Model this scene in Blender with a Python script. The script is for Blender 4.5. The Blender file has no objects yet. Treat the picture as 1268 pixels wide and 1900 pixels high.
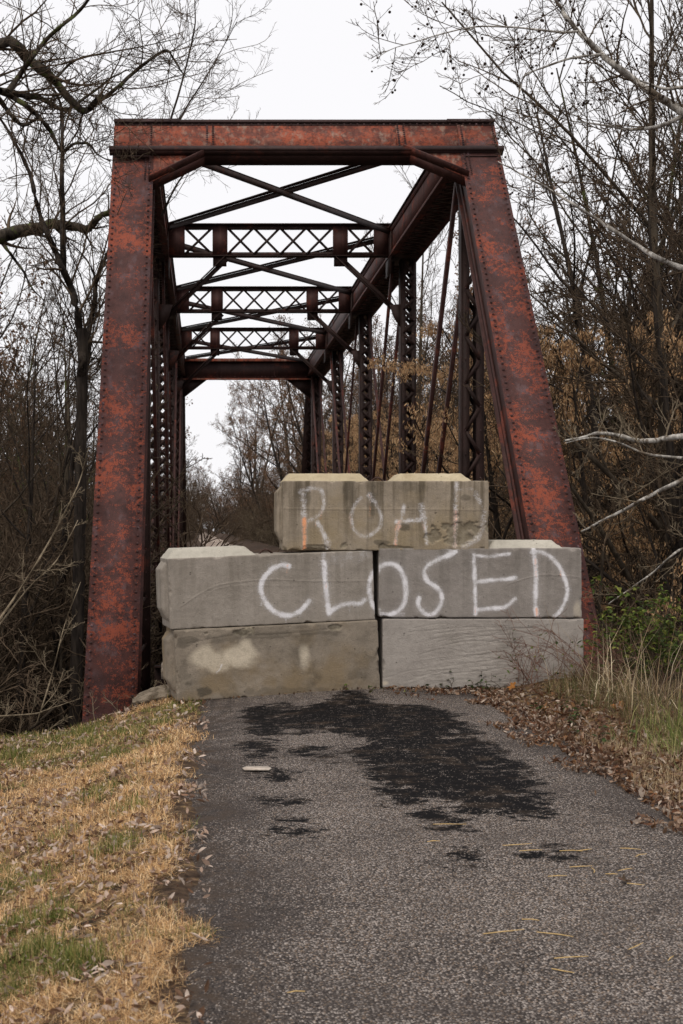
import bpy, math, random
import numpy as np

# ------------------------------------------------------------------ camera
scene = bpy.context.scene
C = scene.collection
F, VX, VY, EYE = 2639.0, 382.0, 973.0, 1.47          # focal length in photo pixels, vanishing point of the bridge axis, eye height
cam_d = bpy.data.cameras.new('camera')
cam = bpy.data.objects.new('camera', cam_d)
C.objects.link(cam)
cam.location = (0, 0, EYE)
cam.rotation_euler = (math.radians(90), 0, 0)
cam_d.sensor_fit = 'VERTICAL'
cam_d.sensor_height = 36.0
cam_d.sensor_width = 24.0
cam_d.lens = 36.0 * F / 1900.0
cam_d.shift_x = (634 - VX) / 1900.0
cam_d.shift_y = (VY - 950) / 1900.0
cam_d.clip_start = 0.1
cam_d.clip_end = 2000
cam_d.dof.use_dof = True
cam_d.dof.focus_distance = 13.6
cam_d.dof.aperture_fstop = 8.0
scene.camera = cam

# ------------------------------------------------------------------ sky and sun (overcast)
SUN_EL, SUN_AZ = math.radians(62), math.radians(205)   # azimuth clockwise from +Y: behind the camera, a little to the left
world = bpy.data.worlds.new('World')
scene.world = world
world.use_nodes = True
wn = world.node_tree
wn.nodes.clear()
w_out = wn.nodes.new('ShaderNodeOutputWorld')
w_sky = wn.nodes.new('ShaderNodeTexSky')
w_sky.sky_type = 'NISHITA'
w_sky.sun_disc = False
w_sky.sun_elevation = SUN_EL
w_sky.sun_rotation = SUN_AZ
w_sky.air_density = 1.0
w_sky.dust_density = 4.0
w_b1 = wn.nodes.new('ShaderNodeBackground')
w_b1.inputs['Strength'].default_value = 0.05
w_b2 = wn.nodes.new('ShaderNodeBackground')           # the even cloud layer
w_b2.inputs['Color'].default_value = (0.935, 0.925, 0.945, 1)
w_b2.inputs['Strength'].default_value = 1.05
w_mix = wn.nodes.new('ShaderNodeMixShader')
w_mix.inputs[0].default_value = 0.93
wn.links.new(w_sky.outputs[0], w_b1.inputs['Color'])
wn.links.new(w_b1.outputs[0], w_mix.inputs[1])
wn.links.new(w_b2.outputs[0], w_mix.inputs[2])
wn.links.new(w_mix.outputs[0], w_out.inputs['Surface'])
sun_d = bpy.data.lights.new('sun', 'SUN')
sun_d.energy = 1.5
sun_d.angle = math.radians(30)
sun_d.color = (1.0, 0.92, 0.80)
sun = bpy.data.objects.new('sun', sun_d)
C.objects.link(sun)
sun.rotation_euler = (math.radians(90) - SUN_EL, 0, -SUN_AZ + math.pi)
sun.location = (-10, -20, 40)
scene.view_settings.view_transform = 'Standard'
scene.view_settings.look = 'None'
scene.view_settings.exposure = 0.08
scene.view_settings.gamma = 1.0
scene.render.engine = 'CYCLES'
scene.cycles.max_bounces = 5
scene.cycles.diffuse_bounces = 2
scene.cycles.glossy_bounces = 2
scene.cycles.transmission_bounces = 2
scene.cycles.transparent_max_bounces = 4

# ------------------------------------------------------------------ helpers
def P(px, py, Y):
    """world point seen at photo pixel (px, py) at distance Y"""
    return ((px - VX) * Y / F, Y, EYE + (VY - py) * Y / F)

def G(px, py, z=0.0):
    """point of the level z seen at photo pixel"""
    Y = F * (EYE - z) / (py - VY)
    return ((px - VX) * Y / F, Y)

def sm(a, b, x):
    t = np.clip((x - a) / (b - a), 0, 1)
    return t * t * (3 - 2 * t)

def _hash(ix, iy, iz, seed):
    h = (ix * 374761393 + iy * 668265263 + iz * 2147483647 + seed * 144665) & 0xFFFFFFFF
    h = ((h ^ (h >> 13)) * 1274126177) & 0xFFFFFFFF
    h = (h ^ (h >> 16)) & 0xFFFFFFFF
    return h.astype(np.float64) / 4294967295.0

def vnoise(p, scale=1.0, seed=0):
    p = np.asarray(p, float) * scale
    i = np.floor(p).astype(np.int64)
    f = p - i
    f = f * f * (3 - 2 * f)
    r = 0
    for dx in (0, 1):
        for dy in (0, 1):
            for dz in (0, 1):
                w = (f[..., 0] if dx else 1 - f[..., 0]) * (f[..., 1] if dy else 1 - f[..., 1]) * (f[..., 2] if dz else 1 - f[..., 2])
                r = r + w * _hash(i[..., 0] + dx, i[..., 1] + dy, i[..., 2] + dz, seed)
    return r

def fbm(p, scale=1.0, seed=0, octv=4):
    r, a, t = 0, 0.5, 0
    for k in range(octv):
        r = r + a * vnoise(p, scale * 2 ** k, seed + k * 7)
        t += a
        a *= 0.5
    return r / t

def tag(o, label=None, cat=None, group=None, kind=None):
    if label: o['label'] = label
    if cat: o['category'] = cat
    if group: o['group'] = group
    if kind: o['kind'] = kind
    return o

def empty(name, loc=(0, 0, 0), parent=None):
    o = bpy.data.objects.new(name, None)
    o.empty_display_size = 0.2
    C.objects.link(o)
    o.location = loc
    if parent: o.parent = parent
    return o

def link_mesh(name, me, mat, parent=None, loc=None, rot=None):
    if mat and len(me.materials) == 0: me.materials.append(mat)
    o = bpy.data.objects.new(name, me)
    C.objects.link(o)
    if parent: o.parent = parent
    if loc: o.location = loc
    if rot: o.rotation_euler = rot
    return o

def mesh_arrays(name, verts, faces, smooth=False, attrs=None):
    """verts (n,3); faces (m,k) array with one k, or a list of such arrays"""
    verts = np.asarray(verts, np.float32)
    if not isinstance(faces, list): faces = [faces]
    faces = [np.asarray(f, np.int32) for f in faces if len(f)]
    me = bpy.data.meshes.new(name)
    me.vertices.add(len(verts))
    me.vertices.foreach_set('co', verts.ravel())
    nl = sum(f.size for f in faces)
    npoly = sum(len(f) for f in faces)
    me.loops.add(nl)
    me.loops.foreach_set('vertex_index', np.concatenate([f.ravel() for f in faces]))
    me.polygons.add(npoly)
    tot = np.concatenate([np.full(len(f), f.shape[1], np.int32) for f in faces])
    start = np.concatenate([[0], np.cumsum(tot)[:-1]]).astype(np.int32)
    me.polygons.foreach_set('loop_start', start)
    me.polygons.foreach_set('loop_total', tot)
    if smooth:
        me.polygons.foreach_set('use_smooth', np.ones(npoly, bool))
    me.update(calc_edges=True)
    if attrs:
        for k, v in attrs.items():
            v = np.asarray(v, np.float32)
            if v.ndim == 1:
                a = me.attributes.new(k, 'FLOAT', 'POINT')
                a.data.foreach_set('value', v)
            else:
                a = me.attributes.new(k, 'FLOAT_COLOR', 'POINT')
                a.data.foreach_set('color', np.concatenate([v, np.ones((len(v), 1), np.float32)], 1).ravel())
    return me

def nrm(v):
    v = np.asarray(v, float)
    return v / max(1e-9, np.linalg.norm(v))

class MB:
    """collects boxes, bars, prisms and rivets into one mesh"""
    def __init__(s): s.v = []; s.q = []; s.t = []; s.n = 0
    def obb(s, c, u, v, w, hu, hv, hw, jit=0):
        c, u, v, w = (np.asarray(a, float) for a in (c, u, v, w))
        pts = [c + u * hu * a + v * hv * b + w * hw * d for d in (-1, 1) for b in (-1, 1) for a in (-1, 1)]
        n = s.n
        s.v += pts; s.n += 8
        s.q += [(n, n+2, n+3, n+1), (n+4, n+5, n+7, n+6), (n, n+1, n+5, n+4), (n+2, n+6, n+7, n+3), (n, n+4, n+6, n+2), (n+1, n+3, n+7, n+5)]
        return s
    def box(s, x0, x1, y0, y1, z0, z1):
        return s.obb(((x0+x1)/2, (y0+y1)/2, (z0+z1)/2), (1,0,0), (0,1,0), (0,0,1), (x1-x0)/2, (y1-y0)/2, (z1-z0)/2)
    def bar(s, a, b, side, ws, wn):
        """bar from a to b; width ws along 'side', wn across"""
        a, b = np.asarray(a, float), np.asarray(b, float)
        w = nrm(b - a); side = np.asarray(side, float); u = nrm(side - w * side.dot(w)); v = np.cross(w, u)
        return s.obb((a + b) / 2, u, v, w, ws / 2, wn / 2, np.linalg.norm(b - a) / 2)
    def angle(s, a, b, side, leg, th):
        """L section: two legs of width leg"""
        a, b = np.asarray(a, float), np.asarray(b, float)
        w = nrm(b - a); side = np.asarray(side, float); u = nrm(side - w * side.dot(w)); v = np.cross(w, u)
        L = np.linalg.norm(b - a) / 2; m = (a + b) / 2
        s.obb(m, u, v, w, leg / 2, th / 2, L)
        s.obb(m + u * (leg / 2 - th / 2) + v * (leg / 2 + th / 2 - 0.001), u, v, w, th / 2 - 0.0015, leg / 2 - th / 2, L - 0.002)
        return s
    def prism(s, poly, off):
        """polygon (list of 3D points) extruded by vector off"""
        n = s.n; k = len(poly); off = np.asarray(off, float)
        p = [np.asarray(a, float) for a in poly]
        s.v += p + [a + off for a in p]; s.n += 2 * k
        for i in range(k):
            j = (i + 1) % k
            s.q.append((n+i, n+j, n+k+j, n+k+i))
        for i in range(1, k - 1):
            s.t.append((n, n+i+1, n+i)); s.t.append((n+k, n+k+i, n+k+i+1))
        return s
    def rivet(s, p, n_, r=0.018, h=0.012):
        p = np.asarray(p, float); n_ = nrm(n_)
        u = nrm(np.cross(n_, (0.31, 0.2, 0.93))); v = np.cross(n_, u); n = s.n
        for k in range(6):
            a = k * math.pi / 3; d = u * math.cos(a) + v * math.sin(a)
            s.v.append(p + d * r - n_ * 0.003); s.v.append(p + d * r * 0.72 + n_ * h * 0.75)
        s.v.append(p + n_ * h); s.n += 13
        for k in range(6):
            j = (k + 1) % 6
            s.q.append((n+2*k, n+2*j, n+2*j+1, n+2*k+1)); s.t.append((n+2*k+1, n+2*j+1, n+12))
        return s
    def build(s, name, mat, parent=None, kind=None, smooth=False):
        fs = []
        if s.q: fs.append(np.array(s.q))
        if s.t: fs.append(np.array(s.t))
        o = link_mesh(name, mesh_arrays(name, np.array(s.v), fs, smooth), mat, parent)
        if kind: o['kind'] = kind
        return o

# ------------------------------------------------------------------ material helpers
class NT:
    def __init__(s, name, rough=0.8, spec=0.3):
        s.m = bpy.data.materials.new(name); s.m.use_nodes = True
        s.t = s.m.node_tree; s.b = s.t.nodes['Principled BSDF']
        s.b.inputs['Roughness'].default_value = rough
        s.b.inputs['Specular IOR Level'].default_value = spec
    def n(s, typ, **kw):
        nd = s.t.nodes.new('ShaderNode' + typ)
        for k, v in kw.items(): setattr(nd, k, v)
        return nd
    def l(s, a, b): s.t.links.new(a, b)
    def put(s, sock, v):
        if hasattr(v, 'node'): s.l(v, sock)
        elif v is not None:
            if hasattr(sock.default_value, '__len__') and len(sock.default_value) == 4 and len(v) == 3: v = (*v, 1)
            sock.default_value = v
    def coord(s, which='Object', scale=None, loc=None):
        o = s.n('TexCoord').outputs[which]
        if scale or loc:
            mp = s.n('Mapping'); s.l(o, mp.inputs['Vector'])
            if scale: mp.inputs['Scale'].default_value = scale
            if loc: mp.inputs['Location'].default_value = loc
            o = mp.outputs[0]
        return o
    def noise(s, vec, scale, detail=4, rough=0.6, dist=0.0):
        nd = s.n('TexNoise'); s.l(vec, nd.inputs['Vector'])
        nd.inputs['Scale'].default_value = scale; nd.inputs['Detail'].default_value = detail
        nd.inputs['Roughness'].default_value = rough; nd.inputs['Distortion'].default_value = dist
        return nd.outputs['Fac']
    def voro(s, vec, scale, feature='F1', out='Distance', rand=1.0):
        nd = s.n('TexVoronoi', feature=feature); s.l(vec, nd.inputs['Vector'])
        nd.inputs['Scale'].default_value = scale; nd.inputs['Randomness'].default_value = rand
        return nd.outputs[out]
    def step(s, v, a, b, lo=0.0, hi=1.0):
        nd = s.n('MapRange', interpolation_type='SMOOTHSTEP'); s.put(nd.inputs['Value'], v)
        nd.inputs['From Min'].default_value = a; nd.inputs['From Max'].default_value = b
        nd.inputs['To Min'].default_value = lo; nd.inputs['To Max'].default_value = hi
        return nd.outputs[0]
    def math(s, op, a, b=0.0, clamp=False):
        nd = s.n('Math', operation=op, use_clamp=clamp); s.put(nd.inputs[0], a); s.put(nd.inputs[1], b)
        return nd.outputs[0]
    def mix(s, f, a, b, blend='MIX'):
        nd = s.n('Mix', data_type='RGBA', blend_type=blend)
        s.put(nd.inputs['Factor'], f); s.put(nd.inputs[6], a); s.put(nd.inputs[7], b)
        return nd.outputs[2]
    def attr(s, name, out='Fac'): return s.n('Attribute', attribute_name=name).outputs[out]
    def bump(s, h, strength=0.3, dist=0.01, prev=None):
        nd = s.n('Bump'); s.l(h, nd.inputs['Height']); nd.inputs['Strength'].default_value = strength; nd.inputs['Distance'].default_value = dist
        if prev: s.l(prev, nd.inputs['Normal'])
        return nd.outputs[0]
    def done(s, col, normal=None, rough=None):
        s.put(s.b.inputs['Base Color'], col)
        if normal: s.l(normal, s.b.inputs['Normal'])
        if rough is not None: s.put(s.b.inputs['Roughness'], rough)
        return s.m

def rust(name, dark, red, lo=0.50, hi=0.58, streak=(0.14, 0.085, 0.09), orange=None, spread=0.5, streak_lo=0.5, fs=1.3):
    t = NT(name, 0.72, 0.22)
    c = t.coord()
    big = t.noise(c, 1.9, 4, 0.6)
    mid = t.noise(c, 6.0 * fs, 6, 0.75)
    fine = t.noise(c, 26.0 * fs, 6, 0.8)
    m = t.math('ADD', t.math('MULTIPLY', big, spread), t.math('ADD', t.math('MULTIPLY', mid, 0.32), t.math('MULTIPLY', fine, 0.68 - spread)))
    mask = t.step(m, lo, hi)
    st = t.noise(t.coord(scale=(7, 7, 0.5)), 1.0, 5, 0.6)
    base = t.mix(t.step(st, streak_lo, streak_lo + 0.16), dark, streak)
    base = t.mix(t.step(t.noise(c, 3.0, 6, 0.7), 0.40, 0.66, 0, 0.75), base, [x * 0.5 for x in dark])
    col = t.mix(mask, base, red)
    if orange:
        vs = t.noise(t.coord(scale=(9, 9, 0.9), loc=(3, 1, 7)), 1.0, 5, 0.65)
        col = t.mix(t.step(vs, 0.5, 0.68, 0, 0.75), col, orange)
    run = t.noise(t.coord(scale=(22, 22, 0.55), loc=(2, 5, 1)), 1.0, 4, 0.6)
    col = t.mix(t.step(run, 0.53, 0.68, 0, 0.6), col, [x * 0.42 for x in dark])
    # grime and lichen specks
    col = t.mix(t.step(t.noise(c, 60, 3, 0.6), 0.63, 0.72, 0, 0.55), col, (0.03, 0.018, 0.016))
    nb = t.bump(m, 0.5, 0.012)
    nb = t.bump(fine, 0.35, 0.006, nb)
    return t.done(col, nb, t.step(mask, 0, 1, 0.62, 0.9))

M = {}
M['rust_post'] = rust('rust_post', (0.076, 0.030, 0.026), (0.25, 0.063, 0.036), 0.518, 0.540, streak=(0.105, 0.060, 0.062), spread=0.31, fs=2.3)
M['rust_portal'] = rust('rust_portal', (0.120, 0.038, 0.027), (0.29, 0.074, 0.041), 0.49, 0.54, streak=(0.24, 0.080, 0.050), orange=(0.26, 0.185, 0.145), spread=0.31, fs=1.9)
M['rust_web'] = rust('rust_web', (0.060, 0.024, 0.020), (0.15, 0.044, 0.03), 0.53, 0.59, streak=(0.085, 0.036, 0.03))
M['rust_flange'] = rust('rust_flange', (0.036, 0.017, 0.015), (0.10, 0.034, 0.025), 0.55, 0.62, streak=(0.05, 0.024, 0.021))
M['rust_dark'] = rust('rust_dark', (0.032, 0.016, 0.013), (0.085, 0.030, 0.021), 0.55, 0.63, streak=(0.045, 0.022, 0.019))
M['rust_rivet'] = rust('rust_rivet', (0.045, 0.019, 0.017), (0.11, 0.034, 0.025), 0.54, 0.62)

def wood(name, ca, cb, bump=0.5, moss=None, moss_lo=0.55):
    t = NT(name, 0.9, 0.15)
    c = t.coord()
    n1 = t.noise(t.coord(scale=(14, 14, 2.5)), 1.0, 4, 0.65)
    col = t.mix(t.step(n1, 0.35, 0.68), ca, cb)
    if moss: col = t.mix(t.step(t.noise(c, 3.5, 5, 0.7), moss_lo, moss_lo + 0.1), col, moss)
    return t.done(col, t.bump(n1, bump, 0.02))
M['bark'] = wood('bark', (0.032, 0.024, 0.017), (0.10, 0.078, 0.056))
M['bark_dark'] = wood('bark_dark', (0.016, 0.012, 0.010), (0.05, 0.039, 0.031))
M['bark_moss'] = wood('bark_moss', (0.022, 0.017, 0.013), (0.075, 0.06, 0.045), 0.8, (0.075, 0.085, 0.028), 0.52)
M['bark_white'] = wood('bark_white', (0.20, 0.18, 0.155), (0.56, 0.53, 0.49), 0.6, (0.11, 0.085, 0.062), 0.52)
M['twig'] = wood('twig', (0.048, 0.033, 0.022), (0.125, 0.088, 0.058), 0.1)
M['twig_pale'] = wood('twig_pale', (0.11, 0.085, 0.056), (0.24, 0.19, 0.13), 0.1)
M['twig_red'] = wood('twig_red', (0.12, 0.06, 0.045), (0.22, 0.13, 0.095), 0.1)
M['seed_ball'] = NT('seed_ball', 0.95, 0.1).done((0.035, 0.022, 0.018))

def leafmat(name, trans=0.25, rough=0.75, mott=0.35):
    t = NT(name, rough, 0.2)
    col = t.attr('col', 'Color')
    c = t.coord()
    t.put(t.b.inputs['Base Color'], t.mix(t.step(t.noise(c, 45, 2, 0.6), 0.3, 0.7, 0, mott), col, (0.03, 0.02, 0.012)))
    tr = t.n('BsdfTranslucent'); t.l(col, tr.inputs['Color'])
    mx = t.n('MixShader'); mx.inputs[0].default_value = trans
    t.l(t.b.outputs[0], mx.inputs[1]); t.l(tr.outputs[0], mx.inputs[2])
    t.l(mx.outputs[0], t.t.nodes['Material Output'].inputs['Surface'])
    return t.m
M['leaf'] = leafmat('leaf')
M['blade'] = leafmat('blade', 0.15, 0.6, 0.12)
# ------------------------------------------------------------------ terrain
def dip(X, Y):
    """the paving falls off towards the left in front of the blocks"""
    return 0.085 * (1 - sm(-0.4, 1.5, X)) * sm(8.5, 12.2, Y) * (1 - sm(14, 18, Y))

def ground_z(X, Y):
    X = np.asarray(X, float); Y = np.asarray(Y, float)
    sh = np.where(Y > 60, 0.3 - 0.013 * (Y - 60), 0.0)
    Xs = X - sh
    dl = -(Xs + 0.1); dr = Xs - 2.35
    z = -0.32 * sm(0, 1.35, dl) - 3.9 * sm(2.5, 8, dl) + 0.10 * sm(0.1, 0.9, dr) - 3.6 * sm(2.0, 7.5, dr)
    p = np.stack([X, Y, np.zeros_like(X)], -1)
    wob = 0.7 * (vnoise(p, 0.7, 3) - 0.5)
    v = sm(13.15, 16.2, Y + wob + 0.25 * np.clip(dl, 0, 2)) * (1 - sm(56, 61, Y))
    z = z * (1 - v) + (-4.9) * v
    off = np.clip(np.maximum(dl, dr), 0, 3)
    z = z + (0.05 * (fbm(p, 1.6, 5, 3) - 0.5) + 0.02 * (vnoise(p, 9, 8) - 0.5)) * np.clip(off * 4, 0, 1)
    z = z + 0.8 * (fbm(p, 0.15, 11, 3) - 0.5) * sm(3, 9, np.maximum(dl, dr))
    z = z + 11 * sm(22, 85, -Xs) + 11 * sm(22, 85, Xs - 2) - 0.035 * (1 - sm(-0.25, 0.05, np.maximum(dl, dr)))
    return z - dip(Xs, Y)

def axis(*seg):
    out = []
    for a, b, n in seg: out += list(np.linspace(a, b, n, endpoint=False))
    return np.array(out + [seg[-1][1]])
gx = axis((-420, -40, 18), (-40, -8, 32), (-8, -3, 30), (-3, 5, 130), (5, 9, 26), (9, 40, 31), (40, 420, 18))
gy = axis((-30, 2, 16), (2, 17, 200), (17, 70, 70), (70, 200, 40), (200, 620, 14))
GX, GY = np.meshgrid(gx, gy)
GZ = ground_z(GX, GY)
nx, ny = len(gx), len(gy)
idx = np.arange(nx * ny).reshape(ny, nx)
quads = np.stack([idx[:-1, :-1], idx[:-1, 1:], idx[1:, 1:], idx[1:, :-1]], -1).reshape(-1, 4)
t = NT('forest_floor', 0.95, 0.1)
c = t.coord()
n1 = t.noise(c, 0.9, 4, 0.6); n2 = t.noise(c, 22, 5, 0.7); v1 = t.voro(c, 24, 'F1', 'Color')
sep = t.n('SeparateColor'); t.l(v1, sep.inputs[0])
near = t.attr('verge')
soil = t.mix(t.step(n2, 0.35, 0.65), (0.022, 0.015, 0.011), (0.06, 0.04, 0.028))
litter = t.mix(sep.outputs[0], (0.035, 0.022, 0.016), (0.10, 0.062, 0.042))
straw = t.mix(t.step(n2, 0.38, 0.66), (0.075, 0.045, 0.022), (0.42, 0.28, 0.14))
green = t.mix(t.step(n2, 0.3, 0.7), (0.05, 0.06, 0.016), (0.12, 0.13, 0.035))
col = t.mix(t.step(n1, 0.40, 0.62), soil, litter)
vg = t.mix(t.step(t.noise(c, 1.7, 4, 0.6), 0.64, 0.74, 0, 0.6), straw, green)
vg = t.mix(t.step(t.noise(c, 5.5, 4, 0.65), 0.52, 0.60), vg, soil)
gravel = t.mix(sep.outputs[1], (0.15, 0.12, 0.10), (0.36, 0.32, 0.28))
vg = t.mix(t.math('MULTIPLY', t.attr('fringe'), t.step(t.noise(c, 7, 4, 0.7), 0.34, 0.52)), vg, t.mix(t.step(n2, 0.35, 0.65), (0.035, 0.022, 0.016), (0.10, 0.065, 0.042)))
col = t.mix(near, col, vg)
col = t.mix(t.attr('gravel'), col, gravel)
M['ground'] = t.done(col, t.bump(n2, 0.8, 0.04))
dl = -(GX + 0.1); dr = GX - 2.35
verge = ((sm(3.2, 2.4, dl) if False else 1 - sm(2.2, 3.4, dl)) * sm(-0.2, 0.0, dl) + 0.6 * (1 - sm(0.5, 1.4, dr)) * sm(-0.2, 0, dr)) * (1 - sm(12.4, 13.2, GY))
fringe = 1 - sm(0.05, 0.26, np.maximum(dl, dr))
grav = sm(12.35, 12.7, GY) * (1 - sm(13.3, 14.3, GY)) * sm(0.75, 1.1, dl) * (1 - sm(3, 4, dl))
ground = link_mesh('ground', mesh_arrays('ground', np.stack([GX, GY, GZ], -1).reshape(-1, 3), quads, True, {'verge': verge.ravel(), 'gravel': grav.ravel(), 'fringe': fringe.ravel()}), M['ground'])
tag(ground, kind='structure')

# ------------------------------------------------------------------ the tar-patched chip-seal road
def sd_poly(x, y, poly):
    """signed distance, negative inside"""
    d = np.full(x.shape, 1e9); inside = np.zeros(x.shape, bool)
    n = len(poly)
    for i in range(n):
        ax, ay = poly[i]; bx, by = poly[(i + 1) % n]
        ex, ey = bx - ax, by - ay; wx, wy = x - ax, y - ay
        tt = np.clip((wx * ex + wy * ey) / (ex * ex + ey * ey + 1e-12), 0, 1)
        d = np.minimum(d, (wx - ex * tt) ** 2 + (wy - ey * tt) ** 2)
        cond = ((ay <= y) & (by > y)) | ((by <= y) & (ay > y))
        xi = ax + (y - ay) / (by - ay + 1e-12) * ex
        inside ^= cond & (x < xi)
    return np.where(inside, -1, 1) * np.sqrt(d)

ry = np.concatenate([np.linspace(-6, 3.4, 40, endpoint=False), np.linspace(3.4, 14.2, 430)])
ru = np.linspace(0, 1, 120)
def road_l(y): return -0.13 + 0.05 * (vnoise(np.stack([y * 0 + 5, y, y * 0], -1), 13.0, 27) - 0.5) + 0.16 * (vnoise(np.stack([y * 0 + 3, y, y * 0], -1), 1.1, 21) - 0.5) + 0.14 * (vnoise(np.stack([y * 0 + 3, y, y * 0], -1), 4.0, 22) - 0.5)
def road_r(y): return 2.62 + 0.15 * (vnoise(np.stack([y * 0 + 9, y, y * 0], -1), 1.3, 23) - 0.5)
RY, RU = np.meshgrid(ry, ru, indexing='ij')
RX = road_l(RY) + (road_r(RY) - road_l(RY)) * RU
pp = np.stack([RX, RY, RX * 0], -1)
RZ = 0.004 + 0.010 * (fbm(pp, 0.9, 31, 3) - 0.5) - 0.02 * (sm(0.06, 0.0, RU) if False else 1 - sm(0.0, 0.05, RU)) - 0.02 * sm(0.95, 1.0, RU) - dip(RX, RY)
tar_px = [(440,1306),(500,1300),(525,1296),(560,1308),(610,1298),(640,1282),(670,1281),(700,1306),(760,1308),(812,1314),(845,1326),(872,1348),(918,1384),(965,1418),(994,1450),(1008,1482),(1026,1514),(970,1522),(905,1512),(850,1508),(822,1484),(790,1482),(770,1500),(722,1494),(704,1462),(684,1430),(650,1402),(655,1386),(700,1378),(650,1364),(585,1352),(560,1362),(520,1345),(478,1340),(452,1330)]
tar = sd_poly(RX, RY, [G(*q) for q in tar_px])
for (ex, ey, rx, rz) in [(484,1384,36,18),(515,1441,32,7),(518,1488,42,6),(545,1524,17,4),(546,1543,28,8),(864,1592,19,9),(1004,1587,34,6),(1030,1577,18,5),(815,1520,46,17),(575,1394,36,9),(512,1430,22,5),(492,1350,40,12),(1040,1600,14,6),(600,1405,16,6)]:
    cx, cy = G(ex, ey); x2, _ = G(ex + rx, ey); _, y2 = G(ex, ey - rz)
    a, b = abs(x2 - cx), abs(y2 - cy)
    k = np.sqrt(((RX - cx) / a) ** 2 + ((RY - cy) / b) ** 2)
    tar = np.minimum(tar, (k - 1) * min(a, b))
edge = np.minimum(RX - road_l(RY), road_r(RY) - RX)
n0, n1_ = RX.shape
idx = np.arange(n0 * n1_).reshape(n0, n1_)
quads = np.stack([idx[:-1, :-1], idx[:-1, 1:], idx[1:, 1:], idx[1:, :-1]], -1).reshape(-1, 4)
t = NT('chip_seal', 0.95, 0.1)
c = t.coord()
vor = t.n('TexVoronoi', feature='F1'); t.l(c, vor.inputs['Vector']); vor.inputs['Scale'].default_value = 118
sep = t.n('SeparateColor'); t.l(vor.outputs['Color'], sep.inputs[0])
vor2 = t.n('TexVoronoi', feature='F1'); t.l(c, vor2.inputs['Vector']); vor2.inputs['Scale'].default_value = 190
sep2 = t.n('SeparateColor'); t.l(vor2.outputs['Color'], sep2.inputs[0])
big = t.noise(c, 0.8, 4, 0.55)
stone = t.mix(t.math('POWER', sep.outputs[0], 1.4), (0.075, 0.062, 0.055), (0.58, 0.505, 0.455))
stone = t.mix(t.step(sep.outputs[1], 0.75, 0.8), stone, (0.27, 0.20, 0.15))
binder = t.mix(t.math('POWER', sep2.outputs[0], 2.0), (0.020, 0.0165, 0.0155), (0.10, 0.083, 0.075))
cover = t.math('ADD', t.math('SUBTRACT', t.step(big, 0.3, 0.7, 0.0, 0.25), t.step(t.attr('edge'), 0.0, 0.7, 0.32, 0.0)), t.math('MULTIPLY', sep.outputs[2], 0.55))
isst = t.math('MULTIPLY', t.step(vor.outputs['Distance'], 0.62, 0.40), t.step(cover, 0.16, 0.24))
col = t.mix(isst, binder, stone)
col = t.mix(t.step(t.noise(c, 1.3, 6, 0.7), 0.44, 0.70, 0, 0.5), col, (0.045, 0.037, 0.034))
fing = t.math('ADD', t.math('MULTIPLY', t.math('SUBTRACT', t.noise(c, 5.5, 6, 0.76), 0.5), 0.75), t.math('MULTIPLY', t.math('SUBTRACT', t.noise(t.coord(scale=(0.7, 1.3, 1)), 19, 5, 0.78), 0.5), 0.5))
gap = t.math('MULTIPLY', t.step(t.noise(t.coord(scale=(1, 1.6, 1), loc=(9, 4, 2)), 4.2, 6, 0.78), 0.56, 0.65), 0.40)
tm = t.step(t.math('ADD', t.math('ADD', t.attr('tar'), fing), gap), 0.022, -0.012)
tm = t.math('MULTIPLY', tm, t.step(t.math('ADD', t.math('MULTIPLY', sep.outputs[0], 0.5), t.noise(c, 12, 5, 0.7)), 1.06, 0.95, 0.55, 1.0))
ce = t.n('TexVoronoi', feature='DISTANCE_TO_EDGE'); ce.inputs['Scale'].default_value = 0.55
wv = t.n('VectorMath', operation='ADD'); t.l(c, wv.inputs[0])
nz = t.n('TexNoise'); t.l(c, nz.inputs['Vector']); nz.inputs['Scale'].default_value = 2.5; nz.inputs['Detail'].default_value = 6; nz.inputs['Roughness'].default_value = 0.7
t.l(nz.outputs['Color'], wv.inputs[1]); t.l(wv.outputs[0], ce.inputs['Vector'])
crack = t.math('MULTIPLY', t.step(ce.outputs['Distance'], 0.006, 0.001), t.step(t.noise(c, 0.9, 2, 0.5), 0.50, 0.58))
col = t.mix(t.math('MULTIPLY', crack, 0.85), col, (0.012, 0.010, 0.009))
col = t.mix(t.math('MULTIPLY', t.step(t.attr('edge'), 0.45, 0.02), t.step(t.noise(c, 6, 5, 0.75), 0.42, 0.62)), col, (0.06, 0.043, 0.032))
tarcol = t.mix(t.step(t.noise(c, 3.0, 6, 0.75), 0.50, 0.66, 0, 0.55), (0.007, 0.0065, 0.007), (0.055, 0.039, 0.028))
tarcol = t.mix(t.math('MULTIPLY', t.step(sep.outputs[0], 0.95, 0.97), t.step(vor.outputs['Distance'], 0.45, 0.3)), tarcol, (0.34, 0.29, 0.25))
col = t.mix(tm, col, tarcol)
h = t.math('MULTIPLY', t.math('SUBTRACT', 1.0, tm), t.math('MULTIPLY', t.math('SUBTRACT', 1.0, vor.outputs['Distance']), t.math('ADD', 0.35, isst)))
nb = t.bump(h, 0.75, 0.008)
nb = t.bump(t.noise(c, 9, 4, 0.6), 0.25, 0.02, nb)
t.l(t.step(tm, 0, 1, 0.1, 0.02), t.b.inputs['Specular IOR Level'])
M['road'] = t.done(col, nb, t.step(tm, 0, 1, 0.95, 0.7))
road = link_mesh('road', mesh_arrays('road', np.stack([RX, RY, RZ], -1).reshape(-1, 3), quads, True, {'tar': tar.ravel(), 'edge': edge.ravel()}), M['road'])
tag(road, kind='structure')

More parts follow.
